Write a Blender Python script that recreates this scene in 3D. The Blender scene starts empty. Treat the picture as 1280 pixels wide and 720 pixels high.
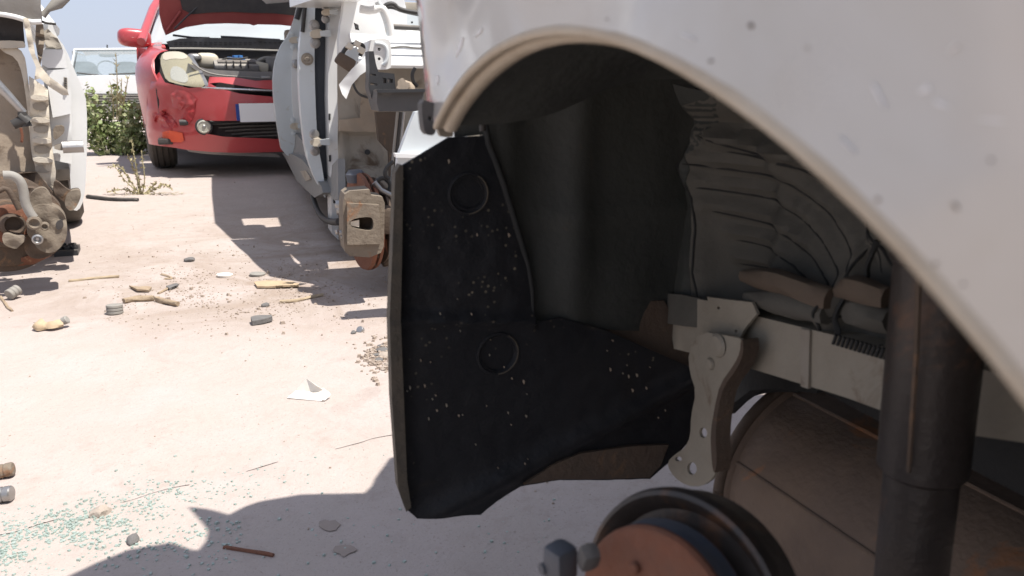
import bpy, bmesh, math, random
from mathutils import Vector, Matrix, noise
from mathutils.geometry import delaunay_2d_cdt
R = math.radians
sc = bpy.context.scene
col = sc.collection
random.seed(7)

# ------------------------------------------------------------------ camera
CAM_H = 0.62
PITCH = math.atan(255 / 924.4)
FPX = 924.4
cd = bpy.data.cameras.new("camera")
cd.lens = 26; cd.sensor_width = 36; cd.clip_start = 0.01; cd.clip_end = 2000
cd.dof.use_dof = True; cd.dof.focus_distance = 1.6; cd.dof.aperture_fstop = 11
cam = bpy.data.objects.new("camera", cd); col.objects.link(cam)
cam.location = (0, 0, CAM_H); cam.rotation_euler = (R(90) - PITCH, 0, 0)
sc.camera = cam

# ------------------------------------------------------------------ sky, sun, exposure
SUN_DIR = Vector((0.36, -0.13, 0.93)).normalized()
EL = math.asin(SUN_DIR.z); AZ = math.atan2(SUN_DIR.x, SUN_DIR.y)
w = bpy.data.worlds.new("World"); sc.world = w; w.use_nodes = True
nt = w.node_tree
sky = nt.nodes.new("ShaderNodeTexSky"); sky.sky_type = 'NISHITA'; sky.sun_disc = False
sky.sun_elevation = EL; sky.sun_rotation = AZ; sky.dust_density = 1.5; sky.air_density = 1.0; sky.ozone_density = 1.0
bg = nt.nodes["Background"]; 
veil = nt.nodes.new("ShaderNodeMix"); veil.data_type = 'RGBA'; veil.inputs['Factor'].default_value = .75     # thin even high haze
veil.inputs[7].default_value = (5.6, 6.1, 7.6, 1); nt.links.new(sky.outputs[0], veil.inputs[6]); nt.links.new(veil.outputs[2], bg.inputs[0]); bg.inputs[1].default_value = 0.074
ld = bpy.data.lights.new("sun", 'SUN'); ld.energy = 4.5; ld.angle = R(0.5); ld.color = (1, 0.955, 0.89)
sun = bpy.data.objects.new("sun", ld); col.objects.link(sun)
sun.rotation_euler = SUN_DIR.to_track_quat('Z', 'Y').to_euler()
sc.view_settings.view_transform = 'Standard'; sc.view_settings.look = 'None'
sc.view_settings.gamma = 1; sc.view_settings.exposure = 0.72

# ------------------------------------------------------------------ helpers
def ray(px, py):
    a = (px - 640) / FPX; b = -(py - 360) / FPX
    return Vector((a, math.cos(PITCH) + b * math.sin(PITCH), -math.sin(PITCH) + b * math.cos(PITCH)))

def tag(o, label=None, cat=None, group=None, kind=None):
    if label: o['label'] = label
    if cat: o['category'] = cat
    if group: o['group'] = group
    if kind: o['kind'] = kind
    return o

class Frame:
    """a thing's own axes: x across (to the right), y away along the car, z up; origin on the ground"""
    def __init__(s, name, ox, oy, yaw, label, cat, group=None, size=1):
        s.o = Vector((ox, oy, 0)); s.a = R(yaw)
        s.M = Matrix.Translation(s.o) @ Matrix.Rotation(s.a, 4, 'Z') @ Matrix.Scale(size, 4); s.I = s.M.inverted()
        e = bpy.data.objects.new(name, None); e.empty_display_size = .2; col.objects.link(e)
        e.matrix_world = s.M; tag(e, label, cat, group); s.root = e
        s.c = s.I @ Vector((0, 0, CAM_H))
    def d(s, px, py): return s.I.to_3x3() @ ray(px, py)
    def hit(s, px, py, ax, v):
        d = s.d(px, py); i = 'xyz'.index(ax); k = (v - s.c[i]) / d[i]
        return s.c + d * k
    def surf(s, px, py, S):                 # meets the surface y = S(x, z)
        y = 0.2; p = None
        for _ in range(60):
            p = s.hit(px, py, 'y', y); y += 0.5 * (S(p.x, p.z) - y)
        return p

def mesh_obj(name, verts, faces, m, parent=None, smooth=True, angle=35, label=None):
    me = bpy.data.meshes.new(name); me.from_pydata([tuple(v) for v in verts], [], faces); 
    return finish(name, me, m, parent, smooth, angle, label)

def finish(name, me, m, parent=None, smooth=True, angle=35, label=None):
    bm = bmesh.new(); bm.from_mesh(me)
    bmesh.ops.recalc_face_normals(bm, faces=bm.faces)
    for f in bm.faces: f.smooth = smooth
    if smooth:
        for e in bm.edges:
            if len(e.link_faces) == 2 and e.calc_face_angle(0) > R(angle): e.smooth = False
    bm.to_mesh(me); bm.free()
    o = bpy.data.objects.new(name, me)
    if m: me.materials.append(m)
    col.objects.link(o)
    if parent: o.parent = parent.root if isinstance(parent, Frame) else parent
    if label: o['label'] = label
    return o

def inside(p, poly):
    x, y = p; c = False; j = len(poly) - 1
    for i in range(len(poly)):
        xi, yi = poly[i]; xj, yj = poly[j]
        if (yi > y) != (yj > y) and x < (xj - xi) * (y - yi) / (yj - yi + 1e-12) + xi: c = not c
        j = i
    return c

def refine(poly, step):
    out = []
    for i in range(len(poly)):
        a = Vector(poly[i]); b = Vector(poly[(i + 1) % len(poly)])
        n = max(1, int((b - a).length / step)) if step else 1
        for k in range(n): out.append(tuple(a.lerp(b, k / n)))
    return out

def smoothpoly(poly, n=2):
    for _ in range(n):
        q = []
        for i in range(len(poly)):
            a = poly[i]; b = poly[(i + 1) % len(poly)]
            q.append((a[0] * .75 + b[0] * .25, a[1] * .75 + b[1] * .25)); q.append((a[0] * .25 + b[0] * .75, a[1] * .25 + b[1] * .75))
        poly = q
    return poly

def sheet(name, poly, fmap, thick, m, parent, holes=(), step=0, smooth=True, label=None, tdir=None, angle=35):
    """flat outline (with holes) cut in a parameter plane, mapped onto a surface and given a thickness"""
    loops = [refine(poly, step)] + [refine(h, step) for h in holes]
    pts = []; edges = []
    for lp in loops:
        b = len(pts); pts += [Vector(p) for p in lp]
        edges += [(b + i, b + (i + 1) % len(lp)) for i in range(len(lp))]
    if step:
        xs = [p[0] for p in loops[0]]; ys = [p[1] for p in loops[0]]
        y = min(ys) + step / 2; row = 0
        while y < max(ys):
            x = min(xs) + step * (.5 if row % 2 else 1)
            while x < max(xs):
                if inside((x, y), loops[0]) and not any(inside((x, y), h) for h in loops[1:]):
                    if min((Vector((x, y)) - p).length_squared for p in pts[:sum(len(l) for l in loops)]) > (step * .45) ** 2: pts.append(Vector((x, y)))
                x += step
            y += step * .87; row += 1
    v2, e2, f2 = delaunay_2d_cdt(pts, edges, [], 0, 1e-7)[:3]
    F = []
    for f in f2:
        c = sum((v2[i] for i in f), Vector((0, 0))) / len(f)
        if inside(c, loops[0]) and not any(inside(c, h) for h in loops[1:]): F.append(tuple(f))
    V = [Vector(fmap(v[0], v[1])) for v in v2]
    N = [Vector((0, 0, 0)) for _ in V]; cnt = {}
    for f in F:
        n = (V[f[1]] - V[f[0]]).cross(V[f[2]] - V[f[0]])
        for i in f: N[i] += n
        for i in range(3):
            e = (f[i], f[(i + 1) % 3]); cnt[tuple(sorted(e))] = None if tuple(sorted(e)) in cnt else e
    if tdir is not None:
        td = Vector(tdir); off = [td * thick for _ in V]
    else: off = [n.normalized() * -thick for n in N]
    L = len(V); V2 = V + [v + o for v, o in zip(V, off)]
    faces = list(F) + [tuple(i + L for i in reversed(f)) for f in F]
    for e in cnt.values():
        if e: faces.append((e[1], e[0], e[0] + L, e[1] + L))
    used = sorted({i for f in faces for i in f}); mp = {o: i for i, o in enumerate(used)}
    return mesh_obj(name, [V2[i] for i in used], [tuple(mp[i] for i in f) for f in faces], m, parent, smooth, angle, label)

def plate(fr, name, pxs, ax, v, thick, m, holes=(), step=0, relief=None, rnd=0, label=None, parent=None):
    """outline read off in the photograph, set on the thing's own plane ax = v and given real thickness (away from the camera)"""
    i = 'xyz'.index(ax); o = [k for k in range(3) if k != i]
    def pl(q):
        h = [fr.hit(x, y, ax, v) for x, y in q]; return [(p[o[0]], p[o[1]]) for p in h]
    P = pl(pxs)
    if rnd: P = smoothpoly(P, rnd)
    H = [smoothpoly(pl(h), 2) if len(h) > 4 else pl(h) for h in holes]
    td = Vector((0, 0, 0)); td[i] = 1
    def fm(a, b):
        q = [0, 0, 0]; q[o[0]] = a; q[o[1]] = b; q[i] = v + (relief(a, b) if relief else 0); return q
    return sheet(name, P, fm, thick, m, parent or fr, H, step, label=label, tdir=td)

def circ(cx, cy, rx, ry=None, n=16): return [(cx + rx * math.cos(2 * math.pi * k / n), cy + (ry or rx) * math.sin(2 * math.pi * k / n)) for k in range(n)]

def tube(name, pts, r, m, parent, n=12, cap=True, smooth_n=0, label=None, rough=0, flat=1):
    P = [Vector(p) for p in pts]; Rr = list(r) if isinstance(r, (list, tuple)) else [r] * len(P)
    for _ in range(smooth_n):
        q = [P[0]]; rr = [Rr[0]]
        for a, b, ra, rb in zip(P, P[1:], Rr, Rr[1:]):
            q += [a.lerp(b, .25), a.lerp(b, .75)]; rr += [ra * .75 + rb * .25, ra * .25 + rb * .75]
        P = q + [P[-1]]; Rr = rr + [Rr[-1]]
    V = []; F = []; up = None
    for i, p in enumerate(P):
        t = (P[min(i + 1, len(P) - 1)] - P[max(i - 1, 0)]).normalized()
        if up is None: up = t.orthogonal().normalized()
        up = (up - t * up.dot(t)).normalized(); s = t.cross(up)
        for k in range(n):
            a = 2 * math.pi * k / n; rr = Rr[i] * (1 + (noise.noise(p * 40 + Vector((k, 0, 0))) * rough if rough else 0))
            V.append(p + (up * math.cos(a) + s * math.sin(a) * flat) * rr)
    for i in range(len(P) - 1):
        for k in range(n): F.append((i * n + k, i * n + (k + 1) % n, (i + 1) * n + (k + 1) % n, (i + 1) * n + k))
    if cap: F.append(tuple(range(n))); F.append(tuple(range((len(P) - 1) * n, len(P) * n)))
    return mesh_obj(name, V, F, m, parent, label=label, angle=50)

def lathe(name, prof, c, axis, m, parent, n=40, label=None, sx=1, hole=False):
    """prof: (distance along axis, radius)"""
    ax = Vector(axis).normalized(); u = ax.cross(Vector((0, 0, 1)) if abs(ax.z) < .9 else Vector((0, 1, 0))).normalized(); v = ax.cross(u)
    c = Vector(c); V = []; F = []
    for (d, r) in prof:
        for k in range(n):
            a = 2 * math.pi * k / n; V.append(c + ax * d + (u * math.cos(a) + v * math.sin(a) * sx) * r)
    for i in range(len(prof) - 1):
        for k in range(n): F.append((i * n + k, i * n + (k + 1) % n, (i + 1) * n + (k + 1) % n, (i + 1) * n + k))
    if not hole: F.append(tuple(range(n))); F.append(tuple(range((len(prof) - 1) * n, len(prof) * n)))
    return mesh_obj(name, V, F, m, parent, label=label, angle=30)

def box(name, c, s, m, parent, rot=None, bev=.004, label=None, seg=2, rough=0):
    bm = bmesh.new(); bmesh.ops.create_cube(bm, size=1)
    for v in bm.verts: v.co = Vector((v.co.x * s[0], v.co.y * s[1], v.co.z * s[2]))
    if bev: bmesh.ops.bevel(bm, geom=bm.edges[:], offset=min(bev, min(s) * .45), segments=seg, profile=.6, affect='EDGES')
    M = Matrix.Translation(Vector(c)) @ (rot.to_4x4() if rot else Matrix.Identity(4))
    for v in bm.verts:
        v.co = M @ v.co
        if rough: v.co += noise.noise_vector(v.co * 25) * rough
    me = bpy.data.meshes.new(name); bm.to_mesh(me); bm.free()
    return finish(name, me, m, parent, label=label)

def rot(ax, deg): return Matrix.Rotation(R(deg), 3, ax)

# ------------------------------------------------------------------ materials
def mat(name, c, rough=.6, metal=0, c2=None, scale=8, amt=.5, c3=None, scale3=3, cut3=.6, soft3=.12, bump=.15, bscale=60, coat=0,
        detail=6, trans=0, spec=.5, specks=None, dust=None, sub=0):
    m = bpy.data.materials.new(name); m.use_nodes = True; t = m.node_tree; N = t.nodes; Lk = t.links
    b = N["Principled BSDF"]; b.inputs['Roughness'].default_value = rough; b.inputs['Metallic'].default_value = metal
    b.inputs['Coat Weight'].default_value = coat; b.inputs['Coat Roughness'].default_value = .08
    b.inputs['Transmission Weight'].default_value = trans; b.inputs['Specular IOR Level'].default_value = spec
    tc = N.new('ShaderNodeTexCoord'); co = tc.outputs['Object']
    def nz(s, d=detail, r=.6, dist=0):
        n = N.new('ShaderNodeTexNoise'); n.inputs['Scale'].default_value = s; n.inputs['Detail'].default_value = d
        n.inputs['Roughness'].default_value = r; n.inputs['Distortion'].default_value = dist; Lk.new(co, n.inputs['Vector']); return n.outputs['Fac']
    def rmp(src, a, z):
        r = N.new('ShaderNodeMapRange'); r.inputs['From Min'].default_value = a; r.inputs['From Max'].default_value = z
        Lk.new(src, r.inputs['Value']); return r.outputs['Result']
    def mix(f, A, B):
        x = N.new('ShaderNodeMix'); x.data_type = 'RGBA'; Lk.new(f, x.inputs['Factor'])
        for s, q in ((6, A), (7, B)):
            if isinstance(q, tuple): x.inputs[s].default_value = (*q, 1)
            else: Lk.new(q, x.inputs[s])
        return x.outputs[2]
    cur = tuple(c)
    if c2:
        f = rmp(nz(scale, dist=.4), .5 - amt * .5, .5 + amt * .5); cur = mix(f, cur, tuple(c2))
    if c3:
        f = rmp(nz(scale3, r=.65, dist=.8), cut3, cut3 + soft3); cur = mix(f, cur, tuple(c3))
    if specks:
        sc_, sc_c, th = specks
        v = N.new('ShaderNodeTexVoronoi'); v.inputs['Scale'].default_value = sc_; Lk.new(co, v.inputs['Vector'])
        f = rmp(v.outputs['Distance'], th, th * .6)
        g = rmp(nz(sc_ * .07, 5, .7), .52, .66); mm = N.new('ShaderNodeMath'); mm.operation = 'MULTIPLY'; Lk.new(f, mm.inputs[0]); Lk.new(g, mm.inputs[1])
        cur = mix(mm.outputs[0], cur, tuple(sc_c))
    if dust:                                     # settled dust on faces that look up
        g = N.new('ShaderNodeNewGeometry'); s = N.new('ShaderNodeSeparateXYZ'); Lk.new(g.outputs['Normal'], s.inputs[0])
        f1 = rmp(s.outputs['Z'], .1, .9); mm = N.new('ShaderNodeMath'); mm.operation = 'MULTIPLY'; Lk.new(f1, mm.inputs[0]); Lk.new(rmp(nz(14), .3, .7), mm.inputs[1])
        cur = mix(mm.outputs[0], cur, tuple(dust))
    if isinstance(cur, tuple): b.inputs['Base Color'].default_value = (*cur, 1)
    else: Lk.new(cur, b.inputs['Base Color'])
    r = rmp(nz(scale * 1.7 + 3), .2, .8); mr = N.new('ShaderNodeMapRange'); Lk.new(r, mr.inputs['Value'])
    mr.inputs['To Min'].default_value = max(.02, rough - .1); mr.inputs['To Max'].default_value = min(1, rough + .12); Lk.new(mr.outputs[0], b.inputs['Roughness'])
    if bump:
        bp = N.new('ShaderNodeBump'); bp.inputs['Strength'].default_value = bump; bp.inputs['Distance'].default_value = .004
        Lk.new(nz(bscale, 5), bp.inputs['Height']); Lk.new(bp.outputs[0], b.inputs['Normal'])
    return m

M = {}
M['paint_near'] = mat('dusty silver white paint', (.51, .49, .465), .22, .1, (.47, .445, .41), 5, .8, (.41, .37, .31), 3.6, .52, .16, .10, 7, coat=.8, specks=(60, (.25, .17, .10), .09))
M['lip'] = mat('dirty beige arch lip', (.50, .45, .37), .6, 0, (.34, .27, .19), 20, .7, bump=.3, bscale=120)
M['under'] = mat('black underseal', (.012, .014, .015), .8, 0, (.022, .021, .019), 7, .8, (.045, .030, .020), 5, .64, .15, .35, 90)
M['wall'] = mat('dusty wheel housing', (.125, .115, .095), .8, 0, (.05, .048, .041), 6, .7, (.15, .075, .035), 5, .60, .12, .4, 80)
M['wallshade'] = mat('shade darkened wheel housing', (.050, .053, .046), .7, 0, (.020, .021, .019), 5, .9, (.10, .05, .025), 6, .62, .10, .4, 80)  # darker copy of the housing colour with shade painted in, plus rust
M['rustswage'] = mat('rusty swage', (.13, .085, .055), .8, 0, (.10, .085, .065), 12, .8, bump=.4)
M['scuff'] = mat('pale scuff', (.68, .67, .66), .4, bump=0)
M['flap'] = mat('black plastic liner', (.011, .012, .015), .5, 0, (.018, .018, .019), 10, .7, (.036, .030, .023), 7, .64, .1, .25, 140, spec=.25, specks=(150, (.20, .17, .12), .24))
M['flapedge'] = mat('muddy liner edge', (.05, .044, .036), .7, 0, (.10, .08, .055), 60, .6, bump=.4, bscale=200)
M['cream'] = mat('cream dirty metal', (.34, .305, .245), .62, 0, (.22, .19, .145), 16, .8, (.13, .08, .045), 12, .58, .1, .3, 90)
M['rust'] = mat('rust orange', (.20, .072, .038), .85, 0, (.14, .065, .04), 55, .6, (.30, .17, .10), 22, .6, .1, .45, 130, specks=(70, (.5, .4, .28), .15))
M['rustdark'] = mat('dark rust', (.12, .08, .055), .8, .1, (.07, .055, .042), 25, .7, (.19, .11, .06), 16, .58, .1, .5, 130)
M['muffler'] = mat('muffler steel', (.235, .165, .115), .7, .1, (.13, .095, .075), 14, .8, (.30, .14, .065), 11, .56, .09, .45, 110, specks=(90, (.11, .08, .06), .2))
M['strut'] = mat('strut black', (.018, .017, .018), .5, .0, (.045, .032, .024), 9, .8, (.11, .055, .03), 14, .56, .12, .3, 100)
M['black'] = mat('black plastic', (.022, .023, .026), .45, 0, (.04, .04, .042), 12, .8, bump=.15, dust=(.16, .14, .12))
M['blackdusty'] = mat('dusty black plastic', (.045, .046, .05), .7, 0, (.12, .11, .10), 10, .9, bump=.2, dust=(.24, .21, .18))
M['white'] = mat('white car paint', (.74, .75, .75), .38, 0, (.68, .68, .66), 6, .8, (.52, .47, .38), 7, .64, .12, .05, 80, coat=.3)
M['whiteedge'] = mat('bluish white inner paint', (.60, .65, .68), .42, 0, (.55, .58, .58), 9, .8, (.42, .38, .30), 11, .63, .1, .08, 80, coat=.2)
M['whitedirty'] = mat('dirty inner body', (.36, .33, .28), .75, 0, (.24, .20, .155), 8, .8, (.13, .09, .06), 9, .57, .12, .3, 80)
M['tan'] = mat('mud coated inner wing', (.36, .30, .23), .85, 0, (.25, .19, .14), 9, .8, (.12, .08, .05), 10, .6, .12, .5, 70)
M['tanlight'] = mat('dusty pale sheet metal', (.62, .57, .49), .8, 0, (.45, .39, .30), 12, .8, (.26, .19, .12), 12, .62, .1, .4, 80)
M['caliper'] = mat('dusty brake casting', (.235, .195, .15), .85, .1, (.15, .12, .09), 30, .7, (.24, .13, .07), 18, .6, .1, .6, 120)
M['sill'] = mat('grey sill sealer', (.16, .165, .17), .75, 0, (.25, .24, .22), 18, .8, bump=.3)
M['steel'] = mat('worn steel', (.42, .42, .42), .35, .8, (.30, .28, .26), 30, .7, bump=.15)
M['chrome'] = mat('bright trim', (.62, .63, .64), .2, .9, bump=0)
M['red'] = mat('faded red paint', (.46, .055, .06), .36, .05, (.40, .045, .05), 5, .8, (.42, .10, .10), 4, .56, .2, .03, 60, coat=.6)
M['reddirty'] = mat('scuffed red plastic', (.45, .03, .035), .5, 0, (.30, .03, .035), 12, .6, (.55, .13, .10), 9, .6, .08, .2, 60)
M['redhood'] = mat('dusty red underside', (.22, .03, .03), .6, 0, (.30, .07, .06), 7, .8, bump=.1)
M['orange'] = mat('orange scraped plastic', (.75, .11, .04), .5, 0, (.60, .08, .04), 20, .6, bump=.1)
M['lens'] = mat('yellowed headlamp lens', (.34, .31, .20), .25, .1, (.42, .38, .27), 6, .8, (.36, .23, .09), 5, .56, .2, .03, 50, coat=.5)
M['tyre'] = mat('dusty tyre', (.05, .047, .043), .85, 0, (.13, .11, .09), 12, .8, bump=.4)
M['rubber'] = mat('black rubber', (.02, .02, .02), .6, 0, (.05, .045, .04), 20, .8, bump=.3)
M['plate'] = mat('number plate white', (.85, .85, .85), .5, bump=0)
M['blue'] = mat('plate blue strip', (.02, .06, .28), .5, bump=0)
M['bluebit'] = mat('blue connector', (.05, .18, .45), .5, bump=0)
M['bluesteel'] = mat('blue grey casting', (.05, .07, .11), .6, .2, (.13, .12, .11), 30, .7, bump=.4)
M['engine'] = mat('grey engine plastic', (.17, .17, .175), .6, 0, (.26, .24, .22), 15, .8, bump=.2, dust=(.35, .32, .28))
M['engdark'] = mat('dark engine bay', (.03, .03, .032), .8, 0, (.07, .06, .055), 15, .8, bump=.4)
M['beigeplastic'] = mat('aged plastic tank', (.55, .50, .40), .5, bump=.05)
M['hose'] = mat('grey rubber hose', (.30, .29, .27), .75, 0, (.22, .20, .17), 20, .8, bump=.2)
M['lampglass'] = mat('fog lamp glass', (.50, .49, .42), .25, .3, bump=.1, bscale=300)
M['darkglass'] = mat('tinted glass', (.10, .12, .13), .06, 0, (.16, .17, .17), 3, .8, bump=0, coat=1)
def glassmat(name, c, alpha):
    m = bpy.data.materials.new(name); m.use_nodes = True; t = m.node_tree; b = t.nodes["Principled BSDF"]
    b.inputs['Base Color'].default_value = (*c, 1); b.inputs['Roughness'].default_value = .08; b.inputs['Alpha'].default_value = alpha
    b.inputs['Specular IOR Level'].default_value = .8
    n = t.nodes.new('ShaderNodeTexNoise'); n.inputs['Scale'].default_value = 3; r = t.nodes.new('ShaderNodeMapRange'); r.inputs['To Min'].default_value = alpha - .12; r.inputs['To Max'].default_value = alpha + .2
    t.links.new(n.outputs['Fac'], r.inputs['Value']); t.links.new(r.outputs[0], b.inputs['Alpha'])
    return m
M['gap'] = mat('door gap shade', (.03, .04, .055), .4, 0, (.08, .09, .11), 12, .8, bump=.1)  # dark colour paints the shade inside the door opening
M['glassb'] = glassmat('clear windscreen', (.34, .40, .42), .30)
M['glass'] = glassmat('dusty windscreen', (.55, .60, .62), .5)
M['stain'] = mat('oil stain', (.26, .215, .19), .8, 0, (.33, .27, .23), 60, .7, bump=.2)
M['stone'] = mat('stone', (.30, .25, .21), .9, 0, (.42, .36, .30), 40, .7, bump=.5, bscale=200)
M['darkstone'] = mat('dark stone', (.10, .095, .095), .9, 0, (.18, .17, .16), 40, .7, bump=.5, bscale=200)
M['wood'] = mat('dry bark', (.24, .17, .11), .9, 0, (.38, .30, .21), 60, .7, bump=.6, bscale=150)
M['drywood'] = mat('pale dry twig', (.42, .34, .24), .9, 0, (.30, .23, .15), 60, .7, bump=.4)
M['cloth'] = mat('tan plastic', (.50, .38, .24), .8, 0, (.36, .27, .18), 40, .7, bump=.5)
M['paper'] = mat('paper', (.78, .76, .72), .8, 0, (.62, .56, .48), 30, .7, bump=.1)
M['leaf'] = mat('weed leaf', (.15, .21, .07), .6, 0, (.25, .30, .12), 5, .6, bump=0)
M['leaf2'] = mat('pale weed leaf', (.30, .34, .17), .6, 0, (.40, .40, .24), 5, .6, bump=0)
M['drystem'] = mat('dry weed', (.42, .36, .22), .8, 0, (.26, .24, .12), 20, .7, bump=0)
M['glassbit'] = mat('green glass crumbs', (.22, .31, .27), .3, 0, (.42, .46, .42), 90, .6, bump=0, coat=.6)

# ------------------------------------------------------------------ ground
def ground_material():
    m = bpy.data.materials.new('dusty concrete'); m.use_nodes = True; t = m.node_tree; N = t.nodes; L = t.links
    b = N["Principled BSDF"]; b.inputs['Roughness'].default_value = .92; b.inputs['Specular IOR Level'].default_value = .2
    tc = N.new('ShaderNodeTexCoord').outputs['Object']
    def nz(s, d=8, r=.6, dist=.3):
        n = N.new('ShaderNodeTexNoise'); n.inputs['Scale'].default_value = s; n.inputs['Detail'].default_value = d
        n.inputs['Roughness'].default_value = r; n.inputs['Distortion'].default_value = dist; L.new(tc, n.inputs['Vector']); return n.outputs['Fac']
    def rmp(s, a, z, lo=0, hi=1):
        r = N.new('ShaderNodeMapRange'); r.inputs['From Min'].default_value = a; r.inputs['From Max'].default_value = z
        r.inputs['To Min'].default_value = lo; r.inputs['To Max'].default_value = hi; L.new(s, r.inputs['Value']); return r.outputs[0]
    def mix(f, A, B):
        x = N.new('ShaderNodeMix'); x.data_type = 'RGBA'; L.new(f, x.inputs['Factor'])
        for s, q in ((6, A), (7, B)):
            if isinstance(q, tuple): x.inputs[s].default_value = (*q, 1)
            else: L.new(q, x.inputs[s])
        return x.outputs[2]
    def mul(a, c):
        q = N.new('ShaderNodeMath'); q.operation = 'MULTIPLY'; L.new(a, q.inputs[0]); L.new(c, q.inputs[1]); return q.outputs[0]
    c = mix(rmp(nz(1.3), .35, .65), (.43, .366, .330), (.41, .357, .325))
    c = mix(rmp(nz(6), .45, .75), c, (.455, .39, .365))
    # patch of loose earth between the cars, lying across the yard
    s = N.new('ShaderNodeSeparateXYZ'); L.new(tc, s.inputs[0])
    band = mul(rmp(s.outputs['Y'], 1.65, 2.1), rmp(s.outputs['Y'], 4.4, 3.0))
    band = mul(band, rmp(s.outputs['X'], -1.9, -1.0))
    dirt = mul(rmp(nz(3.2, 10, .7, .8), .40, .62), band)
    c = mix(dirt, c, (.30, .235, .19))
    c = mix(mul(rmp(nz(22, 8, .7), .52, .7), rmp(nz(1.1), .4, .6)), c, (.335, .275, .24))
    c = mix(rmp(nz(140, 3), .66, .74), c, (.25, .20, .175))
    c = mix(rmp(nz(2.3, 10, .72, 1.5), .58, .72), c, (.365, .305, .275))
    c = mix(rmp(nz(260, 2), .60, .75), c, (.33, .28, .25))
    L.new(c, b.inputs['Base Color'])
    bp = N.new('ShaderNodeBump'); bp.inputs['Strength'].default_value = .5; bp.inputs['Distance'].default_value = .01
    a = N.new('ShaderNodeMath'); a.operation = 'ADD'; L.new(nz(45, 8, .7), a.inputs[0]); L.new(nz(8), a.inputs[1]); L.new(a.outputs[0], bp.inputs['Height'])
    L.new(bp.outputs[0], b.inputs['Normal'])
    return m
def G(px, py, z=0):
    d = ray(px, py); return Vector((0, 0, CAM_H)) + d * ((z - CAM_H) / d.z)
gv = []; gf = []
def axis_pts(a, b, step, far): 
    p = []; x = a
    while x <= b: p.append(x); x += step
    return [-f for f in reversed(far)] + p + list(far)
GX = axis_pts(-4, 2.5, .06, [6, 12, 30, 90, 300, 900]); GY = axis_pts(-1, 7.5, .06, [9, 14, 30, 90, 300, 900])
def gz(x, y):
    if not (-4 <= x <= 2.5 and -1 <= y <= 7.5): return 0
    p = Vector((x, y, 0)); return noise.noise(p * 1.1) * .006 + noise.noise(p * 5) * .0035 + noise.noise(p * 14) * .0015
for y in GY:
    for x in GX: gv.append((x, y, gz(x, y)))
nx = len(GX)
for j in range(len(GY) - 1):
    for i in range(nx - 1): gf.append((j * nx + i, j * nx + i + 1, (j + 1) * nx + i + 1, (j + 1) * nx + i))
ground = mesh_obj('ground', gv, gf, ground_material(), None, angle=180); tag(ground, kind='structure')
# joint in the concrete, running out from under the near car
pts = [G(x, y) for x, y in ((-120, 700), (60, 655), (170, 625), (250, 600), (330, 582), (400, 566), (470, 551), (560, 535), (700, 520))]
jv = []; jf = []
ap = []
for a, b_ in zip(pts, pts[1:]):
    for k in range(12): ap.append(a.lerp(b_, k / 12))
for k, p in enumerate(ap):
    wv = .0012 + .0018 * abs(noise.noise(p * 20)); q = p + Vector((noise.noise(p * 15) * .012, noise.noise(p * 17 + Vector((5, 0, 0))) * .012, 0))
    z = gz(q.x, q.y) + .0022
    jv += [(q.x - wv * .3, q.y - wv, z), (q.x, q.y, z + .0003), (q.x + wv * .3, q.y + wv, z)]
for k in range(len(ap) - 1):
    if noise.noise(ap[k] * 9) < -.05: continue
    for j in (0, 1): jf.append((k * 3 + j, k * 3 + j + 1, (k + 1) * 3 + j + 1, (k + 1) * 3 + j))
M['joint'] = mat('earth filled joint', (.37, .32, .29), .9, 0, (.43, .375, .34), 30, .6, bump=.4)
tag(mesh_obj('pavement_joint', jv, jf, M['joint']), kind='structure')

# ================================================================== near car (silver white, rear wheel removed)
NC = Frame('silver_white_car', .011, .316, 20, 'silver white car close on the right with its rear wheel and bumper missing', 'car')
AR = .37; AZC = .27
def arcp(a, r): return (r * math.sin(a), AZC + r * math.cos(a))          # (y, z) round the hub; positive a to the rear
def n_side(t, z):
    x = 0.0
    if t > .215: x += .075 * (1 - math.sqrt(max(0.0, 1 - min(1, (t - .215) / .05) ** 2)))
    r = math.hypot(t, z - AZC); x += .004 * max(0, min(1, (r - AR) / .03))      # flared lip
    x -= .05 * math.sin(max(0, min(1, (z - .60) / .5)) * math.pi * .5) * max(0, min(1, (r - AR - .01) / .12)) * (1 if z > .6 else 0) * (1 - max(0, min(1, (t - .12) / .13)) * .6)
    x += .0015 * noise.noise(Vector((t * 9, z * 9, 0)))
    return x
aend = math.asin(.176 / AR)
arc = [arcp(aend - (aend + 1.57) * k / 44, AR) for k in range(45)]
outl = arc + [(-.62, .27), (-.62, .96), (.10, .98), (.262, .93), (.262, .625), (.235, .603)]
sheet('quarter_panel', outl, lambda t, z: (n_side(t, z), t, z), .002, M['paint_near'], NC, step=.022, tdir=(1, 0, 0))
def on_panel(px, py):
    p = NC.hit(px, py, 'x', 0)
    for _ in range(6): p = NC.hit(px, py, 'x', n_side(p.y, p.z))
    return p
random.seed(21)
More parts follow.
